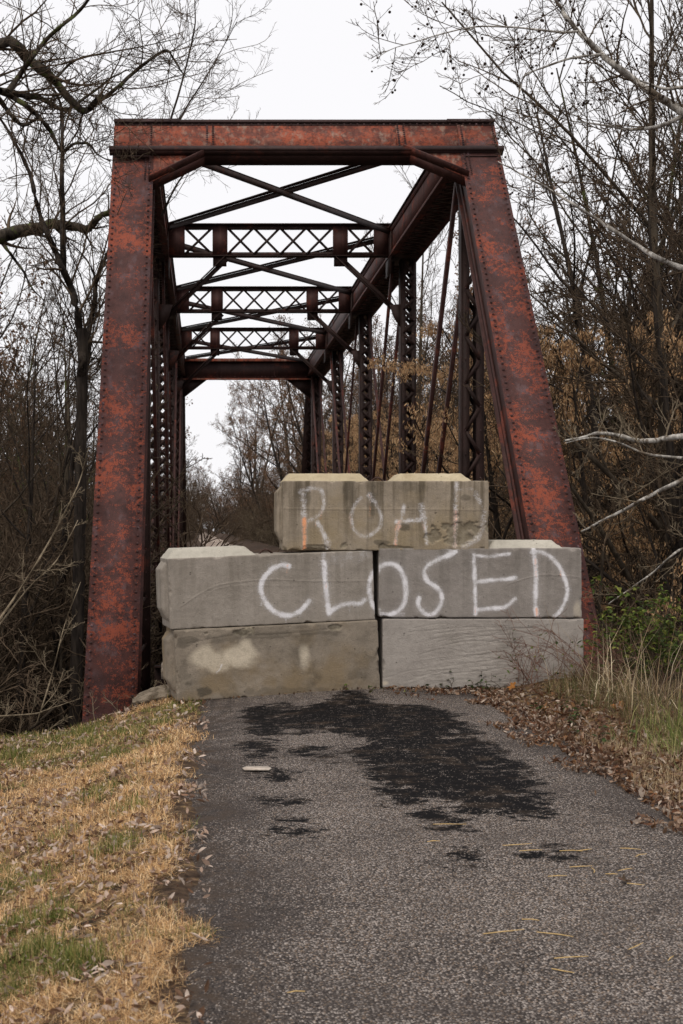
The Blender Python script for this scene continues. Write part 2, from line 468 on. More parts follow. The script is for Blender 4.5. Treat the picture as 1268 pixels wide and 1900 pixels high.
# far trail beyond the bridge
ty = np.linspace(60.2, 330, 120); tu = np.linspace(-1, 1, 9)
TY, TU = np.meshgrid(ty, tu, indexing='ij')
TX = 1.47 - 0.013 * (TY - 60) + TU * 1.15
TZ = ground_z(TX, TY) * 0 + 0.03 - 0.05 * TU ** 2
idx = np.arange(TX.size).reshape(TX.shape)
quads = np.stack([idx[:-1, :-1], idx[:-1, 1:], idx[1:, 1:], idx[1:, :-1]], -1).reshape(-1, 4)
t = NT('trail_gravel', 0.95, 0.1); c = t.coord()
M['trail'] = t.done(t.mix(t.step(t.noise(c, 0.6, 5, 0.7), 0.42, 0.58), (0.40, 0.33, 0.28), (0.13, 0.09, 0.065)))
tag(link_mesh('path', mesh_arrays('path', np.stack([TX, TY, TZ], -1).reshape(-1, 3), quads, True), M['trail']), kind='structure')

# ------------------------------------------------------------------ concrete blocks
def concrete(name, ca, cb, stain, streak=0.0, warm=None):
    t = NT(name, 0.9, 0.2)
    c = t.coord()
    n1 = t.noise(c, 2.3, 5, 0.6); n2 = t.noise(c, 16, 5, 0.65); n3 = t.noise(c, 120, 3, 0.6)
    col = t.mix(t.step(n1, 0.3, 0.7), ca, cb)
    col = t.mix(t.step(n2, 0.40, 0.72, 0, 0.35), col, [x * 0.62 for x in ca])
    if warm: col = t.mix(t.step(t.noise(t.coord(loc=(4, 2, 1)), 1.6, 4, 0.6), 0.45, 0.65, 0, 0.8), col, warm)
    if streak > 0:
        sv = t.noise(t.coord(scale=(15, 15, 0.9)), 1.0, 5, 0.6)
        zf = t.step(t.attr('vv'), 0.0, 1.0, 0.35, 1.0)
        col = t.mix(t.math('MULTIPLY', t.step(sv, 0.42, 0.66, 0, streak), zf), col, stain)
    else:
        col = t.mix(t.step(t.noise(t.coord(loc=(7, 7, 7)), 3.2, 6, 0.7), 0.55, 0.74, 0, 0.6), col, stain)
    # small air holes
    vd = t.voro(c, 42)
    hole = t.math('MULTIPLY', t.step(vd, 0.16, 0.10), t.step(t.noise(c, 9, 2), 0.52, 0.6))
    col = t.mix(t.math('MULTIPLY', hole, 0.8), col, (0.05, 0.043, 0.036))
    big = t.math('MULTIPLY', t.step(t.voro(c, 17), 0.13, 0.09), t.step(t.noise(c, 5, 2), 0.50, 0.56))
    col = t.mix(t.math('MULTIPLY', big, 0.75), col, (0.04, 0.034, 0.028))
    sp = t.attr('spall')
    spc = t.mix(t.step(n2, 0.35, 0.65), (0.15, 0.125, 0.085), (0.30, 0.26, 0.19))
    col = t.mix(t.math('MULTIPLY', sp, 0.75), col, spc)
    col = t.mix(t.math('MULTIPLY', t.attr('grime'), 0.75), col, (0.055, 0.047, 0.036))
    pale = t.math('MULTIPLY', t.attr('pale'), t.step(n2, 0.2, 0.6, 0.55, 1.0))
    col = t.mix(pale, col, (0.66, 0.57, 0.44))
    col = t.mix(t.step(n3, 0.30, 0.72, 0.0, 0.30), col, [x * 0.55 for x in ca])
    col = t.mix(t.step(t.noise(c, 75, 3, 0.7), 0.60, 0.72, 0.0, 0.35), col, [min(1, x * 1.5) for x in cb])
    spk = t.math('MULTIPLY', t.math('SUBTRACT', n3, 0.5), 1.5)
    spk = t.math('ADD', spk, t.math('MULTIPLY', t.math('SUBTRACT', n2, 0.5), 0.5))
    pw = t.step(t.math('ADD', t.attr('paint'), t.math('MULTIPLY', spk, t.step(t.attr('paint'), 0.02, 0.25))), 0.16, 0.95)
    po = t.step(t.math('ADD', t.attr('orange'), t.math('MULTIPLY', spk, t.step(t.attr('orange'), 0.02, 0.2))), 0.28, 0.8)
    col = t.mix(t.math('MULTIPLY', pw, 0.93), col, (0.80, 0.78, 0.80))
    col = t.mix(t.math('MULTIPLY', po, 0.9), col, (0.85, 0.36, 0.17))
    nb = t.bump(n2, 0.5, 0.016); nb = t.bump(n3, 0.7, 0.005, nb)
    return t.done(col, nb)

M['c_road'] = concrete('concrete_ochre', (0.275, 0.226, 0.168), (0.385, 0.322, 0.25), (0.085, 0.066, 0.042), 0.85, (0.31, 0.24, 0.145))
M['c_ul'] = concrete('concrete_grey', (0.275, 0.240, 0.202), (0.365, 0.322, 0.278), (0.15, 0.128, 0.10), 0.42)
M['c_ur'] = concrete('concrete_cool', (0.25, 0.221, 0.196), (0.325, 0.291, 0.262), (0.14, 0.124, 0.105), 0.42)
M['c_ll'] = concrete('concrete_stained', (0.20, 0.167, 0.130), (0.33, 0.277, 0.218), (0.07, 0.057, 0.04), 0.0, (0.24, 0.175, 0.10))
M['c_lr'] = concrete('concrete_broomed', (0.33, 0.294, 0.262), (0.41, 0.37, 0.332), (0.235, 0.212, 0.18))
M['key_ochre'] = concrete('key_ochre', (0.42, 0.345, 0.225), (0.54, 0.46, 0.32), (0.30, 0.22, 0.125))
M['key_grey'] = concrete('key_grey', (0.42, 0.39, 0.33), (0.52, 0.48, 0.41), (0.33, 0.30, 0.25))
M['loop'] = NT('loop_steel', 0.7, 0.3).done((0.055, 0.028, 0.02))

def seg_dist(u, v, pts):
    d = np.full(u.shape, 1e9)
    for (ax, ay), (bx, by) in zip(pts[:-1], pts[1:]):
        ex, ey = bx - ax, by - ay
        tt = np.clip(((u - ax) * ex + (v - ay) * ey) / (ex * ex + ey * ey + 1e-12), 0, 1)
        d = np.minimum(d, np.hypot(u - ax - ex * tt, v - ay - ey * tt))
    return d

def catmull(pts, k=6):
    if len(pts) < 3: return pts
    p = [np.array(a, float) for a in pts]
    p = [2 * p[0] - p[1]] + p + [2 * p[-1] - p[-2]]
    out = []
    for i in range(1, len(p) - 2):
        for j in range(k):
            s = j / k
            out.append(0.5 * ((2 * p[i]) + (-p[i-1] + p[i+1]) * s + (2*p[i-1] - 5*p[i] + 4*p[i+1] - p[i+2]) * s*s + (-p[i-1] + 3*p[i] - 3*p[i+1] + p[i+2]) * s**3))
    out.append(p[-2])
    return [tuple(a) for a in out]

BL_H, BL_D = 0.622, 0.62
def make_block(name, label, group, origin, L, yaw, roll, mat, keymat, quad_px, strokes, seed, spall=None, pale=(), top_keys=(), end_key=True, loop=None, lines=(), rough=1.0, grime=(), worn=0.3):
    """origin: lower front left corner; face spans +x; strokes in photo pixels: (points, width_px, strength, channel)"""
    rootE = empty(name, origin)
    rootE.rotation_euler = (0, roll, yaw)
    tag(rootE, label, 'concrete block', group)
    H, D = BL_H, BL_D
    vs, fs, n = [], [], 0
    res = 0.0075
    def grid(fn, na, nb):
        nonlocal n
        a, b = np.meshgrid(np.linspace(0, 1, na + 1), np.linspace(0, 1, nb + 1), indexing='ij')
        vs.append(fn(a, b).reshape(-1, 3))
        i = np.arange((na + 1) * (nb + 1)).reshape(na + 1, nb + 1) + n
        fs.append(np.stack([i[:-1, :-1], i[1:, :-1], i[1:, 1:], i[:-1, 1:]], -1).reshape(-1, 4)); n += (na + 1) * (nb + 1)
    NX, NZ, ND = int(L / res), int(H / res), 24
    st = lambda a, b, c: np.stack([a, b, c], -1)
    grid(lambda a, b: st(a * L, a * 0, b * H), NX, NZ)                       # front
    grid(lambda a, b: st(a * L, b * D, a * 0 + H), NX, ND)                   # top
    grid(lambda a, b: st(a * 0, D * (1 - a), b * H), ND, NZ)                 # left end
    grid(lambda a, b: st(a * 0 + L, a * D, b * H), ND, NZ)                   # right end
    grid(lambda a, b: st(L * (1 - a), a * 0 + D, b * H), 60, 22)             # back
    grid(lambda a, b: st(a * L, D * (1 - b), a * 0), 60, 20)                 # underside
    p = np.concatenate(vs)
    # rounded, chipped edges
    half = np.array([L / 2, D / 2, H / 2]); ctr = half
    q = p - ctr
    chip = fbm(p + seed, 9, seed, 4)
    r = (0.010 + 0.040 * np.clip(chip - 0.56, 0, 1) * 3.5 * rough)[:, None]
    inner = np.clip(q, -(half - r), half - r)
    dv = q - inner
    ln = np.linalg.norm(dv, axis=1, keepdims=True)
    q = inner + dv / np.maximum(ln, 1e-9) * np.minimum(r, ln)
    nrmv = dv / np.maximum(ln, 1e-9)
    und = (fbm(p + seed * 3, 3.5, seed + 5, 3) - 0.5) * 0.010 * rough
    u, v = p[:, 0], p[:, 2]
    front = np.exp(-(p[:, 1] / 0.03) ** 2)
    # spalls and lines
    spm = np.zeros(len(p))
    if spall:
        for (cx, cz, rx, rz, lim) in spall:
            k = 1 - np.hypot((u - cx) / rx, (v - cz) / rz)
            spm = np.maximum(spm, sm(lim, lim + 0.06, k * 0.55 + (fbm(p + 7, 9, seed + 9, 4) - 0.5) * 1.5) * (k > -0.6))
        spm *= front
    ln_d = np.zeros(len(p))
    for (pts, w, dep) in lines:
        ln_d += dep * (1 - sm(0, w, seg_dist(u, v, pts))) * front
    q = q + nrmv * (und - 0.011 * spm - ln_d)[:, None]
    pos = q + ctr
    # paint
    (x0, x1), (yt0, yt1), (yb0, yb1) = quad_px
    def uv(px, py):
        a = (px - x0) / (x1 - x0); top = yt0 + (yt1 - yt0) * a; bot = yb0 + (yb1 - yb0) * a
        return a * L, (1 - (py - top) / (bot - top)) * H
    ch = {'paint': np.zeros(len(p)), 'orange': np.zeros(len(p)), 'pale': np.zeros(len(p)), 'grime': np.zeros(len(p))}
    sc = L / (x1 - x0)
    warp = (fbm(p, 14, seed + 2, 3) - 0.5) * 0.010
    wornk = 1.0 - worn * sm(0.35, 0.62, fbm(p + 11, 16, seed + 31, 4))
    for (pts, w, k, cn) in strokes:
        d = seg_dist(u, v, [uv(*a) for a in catmull(pts)]) + warp
        if cn == 'paint': ch[cn] = np.maximum(ch[cn], 0.27 * k * (1 - sm(0.0, w * sc * 2.6, d)) * front)
        ch[cn] = np.maximum(ch[cn], k * wornk * (1 - sm(0.0, w * sc * 0.92, d)) * front)
    for (px, py, rx, ry_, k) in pale:
        a, b = uv(px, py)
        dd = np.hypot((u - a) / (rx * sc), (v - b) / (ry_ * sc)) + (fbm(p + 3, 6, seed + 13, 4) - 0.5) * 1.1
        ch['pale'] = np.maximum(ch['pale'], k * (1 - sm(0.35, 1.15, dd)) * front)
    for (px, py, rx, ry_, k) in grime:
        a, b = uv(px, py)
        dd = np.hypot((u - a) / (rx * sc), (v - b) / (ry_ * sc)) + (fbm(p + 5, 14, seed + 17, 4) - 0.5) * 1.6
        ch['grime'] = np.maximum(ch['grime'], k * (1 - sm(0.55, 0.9, dd)))
    ch['spall'] = spm; ch['vv'] = v / H
    link_mesh('body', mesh_arrays(name, pos, fs, True, ch), mat, rootE)
    def key(base0, base1, top0, top1, h, y0, y1, ty0, ty1, face='top'):
        """truncated wedge of cast concrete, subdivided and slightly uneven"""
        na, nb = 40, 14
        a, b = np.meshgrid(np.linspace(0, 1, na + 1), np.linspace(0, 1, nb + 1), indexing='ij')
        ea = np.minimum(a, 1 - a); eb = np.minimum(b, 1 - b)
        la, lb = 0.12, 0.14
        # height profile: ramps on all four sides
        X = np.where(a < la, base0 + (top0 - base0) * a / la, np.where(a > 1 - la, top1 + (base1 - top1) * (a - 1 + la) / la, top0 + (top1 - top0) * (a - la) / (1 - 2 * la)))
        Yv = np.where(b < lb, y0 + (ty0 - y0) * b / lb, np.where(b > 1 - lb, ty1 + (y1 - ty1) * (b - 1 + lb) / lb, ty0 + (ty1 - ty0) * (b - lb) / (1 - 2 * lb)))
        hh = h * np.minimum(np.clip(ea / la, 0, 1), np.clip(eb / lb, 0, 1)) - 0.006
        pts = np.stack([X, Yv, hh], -1).reshape(-1, 3)
        pts[:, 2] += (fbm(pts + seed, 12, seed + 40, 3) - 0.5) * 0.010
        if face == 'top': pts[:, 2] += H
        else: pts = np.stack([-pts[:, 2], pts[:, 1], pts[:, 0]], -1)
        i = np.arange((na + 1) * (nb + 1)).reshape(na + 1, nb + 1)
        f = np.stack([i[:-1, :-1], i[1:, :-1], i[1:, 1:], i[:-1, 1:]], -1).reshape(-1, 4)
        if face != 'top': f = f[:, ::-1] if False else f
        z0 = np.zeros(len(pts))
        link_mesh('interlock_key', mesh_arrays('interlock_key', pts, f, False, {'vv': z0 + 1, 'paint': z0, 'orange': z0, 'pale': z0, 'spall': z0, 'grime': z0}), keymat if face == 'top' else mat, rootE)
    for (b0, b1, t0, t1, h) in top_keys:
        key(b0, b1, t0, t1, h, 0.015, D - 0.015, 0.10, D - 0.10)
    if end_key: key(0.05, H - 0.03, 0.17, H - 0.10, 0.062, 0.075, D - 0.05, 0.15, D - 0.12, 'end')
    if loop:
        lx, lw, lh = loop
        pts = [(lx - lw / 2 + lw * k / 8, 0.30 + 0.02 * math.sin(k), H - 0.02 + lh * math.sin(math.pi * k / 8) ** 0.8 + 0.004 * math.sin(k * 5)) for k in range(9)]
        v_, f_ = tubes([(pts, [0.009] * 9)], 6)
        link_mesh('lifting_loop', mesh_arrays('lifting_loop', v_, f_, True), M['loop'], rootE)
    return rootE

def tubes(branches, k):
    """branches: list of (points, radii); returns verts and quads for k-sided tubes"""
    groups = {}
    for b in branches: groups.setdefault(len(b[0]), []).append(b)
    V, Q, n = [], [], 0
    ang = np.arange(k) * 2 * math.pi / k
    for m, bs in groups.items():
        p = np.array([b[0] for b in bs], float); r = np.array([b[1] for b in bs], float)
        tg = np.gradient(p, axis=1)
        tg /= np.maximum(np.linalg.norm(tg, axis=2, keepdims=True), 1e-9)
        mt = tg.mean(axis=1); ref = np.where(np.abs(mt[:, 2:3]) < 0.8, [[0, 0, 1.0]], [[1.0, 0, 0]])
        u = np.cross(tg, ref[:, None, :]); u /= np.maximum(np.linalg.norm(u, axis=2, keepdims=True), 1e-9)
        w = np.cross(tg, u)
        ring = p[:, :, None, :] + r[:, :, None, None] * (u[:, :, None, :] * np.cos(ang)[None, None, :, None] + w[:, :, None, :] * np.sin(ang)[None, None, :, None])
        V.append(ring.reshape(-1, 3))
        B = len(bs)
        i = np.arange(B * m * k).reshape(B, m, k) + n
        a = i[:, :-1, :]; b = i[:, 1:, :]
        Q.append(np.stack([a, np.roll(a, -1, 2), np.roll(b, -1, 2), b], -1).reshape(-1, 4))
        n += B * m * k
    return np.concatenate(V), np.concatenate(Q)

c5 = lambda pts: [(280 + x / 2.882, 860 + y / 2.882) for x, y in pts]
c6 = lambda pts: [(660 + x / 2.757, 860 + y / 2.757) for x, y in pts]
O_left = c6([(112,545),(92,568),(76,610),(74,660),(88,715),(108,748)])
O_right = c6([(114,532),(160,516),(208,528),(238,575),(252,640),(246,700),(220,745),(175,770),(118,768)])
closed_l = [
    (c5([(738,552),(700,543),(650,565),(603,612),(584,660),(592,710),(620,762),(660,798),(712,810),(770,800),(815,765),(840,735)]), 11, 1.0, 'paint'),
    (c5([(734,545),(728,585)]), 5, 0.48, 'orange'),
    (c5([(932,480),(930,530)]), 10, 0.5, 'paint'), (c5([(930,530),(932,600),(936,680),(941,745),(948,795)]), 11, 1.0, 'paint'),
    (c5([(948,793),(1000,762),(1060,745),(1110,747),(1145,725)]), 11, 0.95, 'paint'), (c5([(936,640),(937,675)]), 4, 0.36, 'orange'),
    (c5([(584,700),(583,760)]), 3, 0.5, 'paint'), (c5([(712,812),(712,850)]), 3, 0.55, 'paint'), (c5([(1060,748),(1061,790)]), 3, 0.5, 'paint'),
    (O_left, 11, 0.9, 'paint'), (c5([(1000,520),(1150,490)]), 34, 0.34, 'paint')]
closed_r = [
    (O_left, 11, 0.9, 'paint'), (O_right, 11, 1.0, 'paint'), (c6([(150,770),(235,772)]), 14, 0.5, 'paint'),
    (c6([(505,452),(455,478),(400,500),(362,525),(345,560),(360,600),(400,630),(430,662),(433,710),(410,752),(370,772),(335,755),(313,720),(318,690)]), 10, 1.0, 'paint'),
    (c6([(500,446),(470,462)]), 16, 0.55, 'paint'),
    (c6([(598,468),(602,560),(605,680),(607,768)]), 9, 1.0, 'paint'), (c6([(605,470),(680,478),(778,465)]), 8, 0.72, 'paint'), (c6([(715,471),(778,464)]), 8, 0.9, 'paint'),
    (c6([(608,606),(700,598),(812,586)]), 9, 0.92, 'paint'), (c6([(608,748),(690,741),(760,732),(806,692)]), 9, 0.95, 'paint'),
    (c6([(606,735),(606,768)]), 5, 0.44, 'orange'),
    (c6([(902,440),(910,500),(915,580),(912,700),(918,780)]), 10, 1.0, 'paint'),
    (c6([(896,456),(945,456),(1000,490),(1040,540),(1065,600),(1075,650),(1065,700),(1040,750),(1012,780)]), 9, 0.95, 'paint'),
    (c6([(912,490),(916,580)]), 7, 0.50, 'orange'), (c6([(918,740),(920,780)]), 7, 0.60, 'orange'), (c6([(1040,548),(1042,580)]), 4, 0.48, 'orange')]
road_s = [
    (c5([(812,152),(816,220),(820,300),(820,400),(820,452)]), 13, 0.52, 'paint'), (c5([(820,300),(820,400),(821,470)]), 9, 0.90, 'orange'),
    (c5([(797,152),(850,137),(903,142),(922,185),(918,245),(885,288),(838,308)]), 10, 0.55, 'paint'), (c5([(912,255),(905,300)]), 7, 0.40, 'orange'), (c5([(850,300),(850,325)]), 4, 0.36, 'orange'), (c5([(880,295),(880,335)]), 4, 0.36, 'orange'),
    (c5([(890,318),(912,358),(938,415),(942,460)]), 11, 0.66, 'paint'), (c5([(935,410),(945,455)]), 14, 0.67, 'paint'),
    (c5([(1120,188),(1090,222),(1072,270),(1070,310),(1082,350),(1110,382),(1150,392),(1195,368),(1224,330),(1228,285),(1205,230),(1168,172)]), 9, 0.57, 'paint'), (c5([(1168,175),(1170,230),(1166,290)]), 6, 0.47, 'orange'), (c5([(1064,280),(1066,340)]), 7, 0.40, 'orange'), (c5([(1165,175),(1178,200)]), 13, 0.67, 'paint'),
    (c6([(242,222),(230,290),(206,350),(198,412)]), 9, 0.60, 'paint'), (c6([(225,300),(205,345)]), 13, 0.50, 'orange'), (c6([(198,360),(200,418)]), 8, 0.54, 'orange'),
    (c6([(206,300),(270,295),(350,283)]), 10, 0.67, 'paint'), (c6([(330,215),(345,285)]), 13, 0.67, 'paint'), (c6([(345,280),(354,350),(358,410)]), 9, 0.60, 'paint'), (c6([(340,300),(346,340)]), 6, 0.36, 'orange'),
    (c6([(510,105),(506,200),(506,300),(502,425)]), 10, 0.55, 'paint'), (c6([(506,250),(502,425)]), 11, 0.45, 'orange'),
    (c6([(522,140),(590,135),(625,180),(655,260)]), 8, 0.35, 'paint'), (c6([(610,160),(632,200)]), 12, 0.50, 'paint'), (c6([(652,250),(640,340),(612,392),(545,428)]), 13, 0.46, 'paint')]

make_block('concrete_barrier_block', 'ochre-stained concrete block sprayed ROAD, on top of the barrier', 'road closure blocks',
    (0.69, 12.70, EYE - 0.2365 + 0.004), 1.84, 0.0, 0.0, M['c_road'], M['key_ochre'], ((525, 905), (893, 893), (1022, 1022)), road_s, 3,
    spall=[(1.55, 0.12, 0.42, 0.20, 0.36), (0.35, 0.02, 0.55, 0.055, 0.40), (1.55, 0.31, 0.07, 0.05, 0.2), (1.1, 0.02, 0.9, 0.05, 0.46)],
    top_keys=[(0.0, 0.78, 0.058, 0.70, 0.075), (0.98, 1.70, 1.06, 1.61, 0.075)], loop=(0.88, 0.15, 0.055),
    lines=[([(0, 0.375), (0.6, 0.365), (1.05, 0.37), (1.8, 0.36)], 0.012, -0.003)], rough=1.3,
    grime=[(748,980,14,9,0.9), (706,1007,22,5,0.8), (860,925,10,6,0.6), (650,915,14,40,0.55), (690,930,8,45,0.6), (760,905,30,14,0.4), (560,920,20,30,0.35)], worn=0.3)
make_block('concrete_barrier_block', 'grey concrete block sprayed C and L, left end of the middle course', 'road closure blocks',
    (-0.308, 12.45, EYE - 0.921), 1.846, math.atan2(0.27, 1.842), -math.atan2(0.070, 1.842), M['c_ul'], M['key_grey'], ((313, 696), (1037, 1022), (1170, 1147)), closed_l, 11,
    top_keys=[(0.0, 0.80, 0.07, 0.70, 0.085)], loop=(0.93, 0.15, 0.055),
    lines=[(catmull([(0.10, 0.2), (0.35, 0.34), (0.55, 0.385), (0.9, 0.40), (1.25, 0.37), (1.8, 0.35)]), 0.010, -0.003), ([(1.32, 0.60), (1.52, 0.36)], 0.012, -0.003), (catmull([(0.2, 0.1), (0.35, 0.3), (0.6, 0.36), (1.1, 0.33)]), 0.008, -0.002)])
make_block('concrete_barrier_block', 'grey concrete block sprayed O, S, E and D, right end of middle course', 'road closure blocks',
    (1.545, 12.70, EYE - 0.836 + 0.002), 1.815, 0.0, 0.0, M['c_ur'], M['key_grey'], ((701, 1077), (1018, 1018), (1146, 1146)), closed_r, 19,
    top_keys=[(0.98, 1.66, 1.05, 1.57, 0.075)], end_key=False, pale=[(1068,1130,8,22,0.5)],
    lines=[(catmull([(1.15, 0.30), (1.35, 0.36), (1.5, 0.385), (1.8, 0.36)]), 0.010, -0.003), (catmull([(0.75, 0.38), (0.85, 0.34), (1.05, 0.33)]), 0.010, -0.002), ([(0.35, 0.58), (0.40, 0.40)], 0.008, -0.002)])
make_block('concrete_barrier_block', 'dark-stained concrete block with pale whitewashed blotches, lower left of the barrier', 'road closure blocks',
    (-0.250, 12.42, EYE - 1.5485), 1.828, math.atan2(0.27, 1.842), -math.atan2(0.074, 1.842), M['c_ll'], M['key_grey'], ((325, 708), (1170, 1148), (1300, 1277)), [(c5([(345,1115),(365,1095),(375,1072)]), 3, 0.9, 'paint')], 27,
    top_keys=[], pale=[(376,1218,24,24,0.85), (405,1228,32,20,0.8), (440,1215,36,26,0.95), (455,1205,18,24,0.95), (566,1212,14,26,0.8)],
    spall=[(0.35, 0.585, 0.75, 0.05, 0.42), (1.3, 0.58, 0.6, 0.04, 0.46)], lines=[(catmull([(0.1, 0.5), (0.5, 0.55), (0.9, 0.54), (1.5, 0.57)]), 0.012, 0.003)], rough=1.4,
    grime=[(372,1282,17,11,0.95), (345,1268,12,8,0.7), (350,1190,26,8,0.65), (340,1195,20,10,0.6), (500,1178,110,8,0.55), (600,1172,60,6,0.5), (430,1180,60,12,0.5), (520,1280,120,10,0.45), (340,1240,14,30,0.4), (660,1250,26,14,0.35)])
rg = random.Random(5)
broom = []
for k in range(46):
    z0 = 0.03 + 0.57 * k / 46; a = rg.uniform(0, 0.9); b = a + rg.uniform(0.4, 0.9)
    broom.append((catmull([(a, z0 - 0.05), ((a + b) / 2, z0 + rg.uniform(-0.02, 0.03)), (b, z0 - 0.05 + rg.uniform(0.0, 0.09))], 4), 0.006, rg.choice((-0.0018, 0.0025, 0.0035))))
for k in range(9):
    broom.append(([(0.95 + 0.03 * k, 0.62), (1.22 - 0.01 * k, 0.30)], 0.006, -0.003))
make_block('concrete_barrier_block', 'pale broom-finished concrete block without paint, lower right of the barrier', 'road closure blocks',
    (1.578, 12.70, 0.006), 1.80, 0.0, 0.0, M['c_lr'], M['key_grey'], ((709, 1079), (1146, 1146), (1276, 1274)), [], 35, end_key=False, lines=broom,
    pale=[(714,1266,8,5,0.8)])
# ------------------------------------------------------------------ the truss bridge
bridge = empty('truss_bridge', (1.5, 14.0, -2.6))
tag(bridge, 'rusty red riveted steel through-truss railroad bridge behind the concrete blocks', 'bridge')
XLo, XLi, XRi, XRo = -1.385, -0.775, 3.78, 4.375
XLc, XRc = (XLo + XLi) / 2, (XRi + XRo) / 2
Y1, PAN = 21.6, 7.73
YU = [Y1 + PAN * k for k in range(5)]               # upper panel points
YL = [Y1 - PAN + PAN * k for k in range(7)]         # lower panel points
ZT, ZC, ZB = 7.57, 6.95, -2.6                       # top of portal, underside of top chord, pins
U3 = np.array((1.0, 0, 0)); UP = np.array((0, 0, 1.0)); FW = np.array((0, 1.0, 0))

def part(mb, name, mat, parent=None, kind=None):
    """bridge part in world coordinates"""
    o = mb.build(name, M[mat], None, kind)
    o.parent = parent or bridge
    # parents have no rotation; the whole chain only carries the bridge's base offset
    off = np.array((1.5, 14.0, -2.6))
    if parent is None:
        o.location = (0, 0, 0)
        me = o.data; co = np.empty(len(me.vertices) * 3, np.float32); me.vertices.foreach_get('co', co)
        me.vertices.foreach_set('co', (co.reshape(-1, 3) - off).astype(np.float32).ravel()); me.update()
    else:
        me = o.data; co = np.empty(len(me.vertices) * 3, np.float32); me.vertices.foreach_get('co', co)
        me.vertices.foreach_set('co', (co.reshape(-1, 3) - off).astype(np.float32).ravel()); me.update()
    return o

def lacing(mb, a, b, side, width, th, pitch, bw, double=True):
    """zigzag bars between two lines parallel to a-b, offset +-width/2 along side; plane normal = a-b x side"""
    a, b, side = np.asarray(a, float), np.asarray(b, float), np.asarray(side, float)
    L = np.linalg.norm(b - a); w = (b - a) / L; n = max(2, int(round(L / pitch)))
    nn = nrm(np.cross(w, side))
    for k in range(n):
        p0 = a + w * (L * k / n); p1 = a + w * (L * (k + 1) / n)
        s = 1 if k % 2 else -1
        mb.bar(p0 - side * s * width / 2, p1 + side * s * width / 2, side, bw, th)
        if double: mb.bar(p0 + side * s * width / 2 + nn * th * 1.2, p1 - side * s * width / 2 + nn * th * 1.2, side, bw, th)

def box_member(name, A, B, wid, dep, front_mat, inner_mat, front=True, rear_lace=True, rivets=True, label=None):
    """built-up post: two web plates with angles, riveted cover plate in front, lacing behind. A low end, B high end, the axis of the cover face"""
    A, B = np.asarray(A, float), np.asarray(B, float)
    w = nrm(B - A); u = U3; n = nrm(np.cross(u, w))        # n: outward normal of the cover plate
    L = np.linalg.norm(B - A); mid = (A + B) / 2
    m = MB()
    for s in (-1, 1):
        m.obb(mid - n * (dep / 2 + 0.014) + u * s * (wid / 2 - 0.075), u, n, w, 0.012, dep / 2, L / 2)
        m.obb(mid - n * 0.055 + u * s * (wid / 2 - 0.05), u, n, w, 0.012, 0.040, L / 2 - 0.01)
        m.obb(mid - n * (dep + 0.004) + u * s * (wid / 2 - 0.055), u, n, w, 0.062, 0.010, L / 2 - 0.004)
        m.obb(mid - n * (dep - 0.05) + u * s * (wid / 2 - 0.05), u, n, w, 0.012, 0.044, L / 2 - 0.02)
    o = part(m, name, inner_mat)
    if label: o['label'] = label
    if front:
        c = MB(); c.obb(mid, u, n, w, wid / 2, 0.011, L / 2 - 0.001)
        part(c, 'cover_plate', front_mat, o)
    if rivets:
        r = MB(); k = 0.09
        while k < L - 0.05:
            for s in (-1, 1):
                r.rivet(A + w * k + u * s * (wid / 2 - 0.052) + n * 0.011, n, 0.021, 0.019)
                # double row on the web side towards the roadway
                si = -s
                r.rivet(A + w * (k + 0.04) + u * s * (wid / 2 - 0.038) - n * 0.055, u * s, 0.015, 0.012)
                r.rivet(A + w * k + u * s * (wid / 2 - 0.086) - n * 0.06, -u * s, 0.015, 0.012)
                r.rivet(A + w * (k + 0.04) + u * s * (wid / 2 - 0.086) - n * (dep - 0.05), -u * s, 0.015, 0.012)
                r.rivet(A + w * (k + 0.04) + u * s * (wid / 2 - 0.05) - n * (dep + 0.012), -n, 0.014, 0.01)
            k += 0.115 if k > 1.0 else 0.075
        part(r, 'rivets', 'rust_rivet', o, 'stuff')
    if rear_lace:
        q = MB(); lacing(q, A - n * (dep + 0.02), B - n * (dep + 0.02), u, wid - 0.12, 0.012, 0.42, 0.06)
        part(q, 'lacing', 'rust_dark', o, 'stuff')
    return o, w, n

# front end posts (cover faces towards the road)
postL_B, postL_T = np.array((XLc, 14.68, ZB)), np.array((XLc, Y1, ZT))
postR_B, postR_T = np.array((XRc, 13.50, ZB)), np.array((XRc, Y1, ZT))
box_member('end_post', postL_B, postL_T + (postL_B - postL_T) * 0.03, 0.61, 0.50, 'rust_post', 'rust_web', label='inclined steel end post with maroon and red rust, left of the road')
box_member('end_post', postR_B, postR_T + (postR_B - postR_T) * 0.03, 0.595, 0.50, 'rust_post', 'rust_web', label='inclined steel end post with maroon and red rust, right of the road')

# front portal strut in the plane of the end posts
aL, aR = nrm(postL_T - postL_B), nrm(postR_T - postR_B)
def pf(x, d, out=0.0):
    """point of the portal plane: x, distance d below the top edge, out along the normal"""
    f = (x - XLc) / (XRc - XLc)
    a = nrm(aL * (1 - f) + aR * f); n = nrm(np.cross(U3, a))
    return np.array((x, Y1, ZT)) - a * d + n * out, a, n
am = nrm(aL + aR); nm = nrm(np.cross(U3, am))
mid_x = (XLo + XRo) / 2; half = (XRo - XLo) / 2
m = MB()
m.obb(pf(mid_x, 0.36, 0.018)[0], U3, nm, am, half - 0.004, 0.008, 0.34)
ps = part(m, 'portal_strut', 'rust_portal')
m = MB()
m.obb(pf(mid_x, 0.055, 0.012)[0], U3, nm, am, half - 0.006, 0.006 + 0.014, 0.05)
m.obb(pf(mid_x, 0.005, -0.10)[0], U3, nm, am, half, 0.155, 0.011)
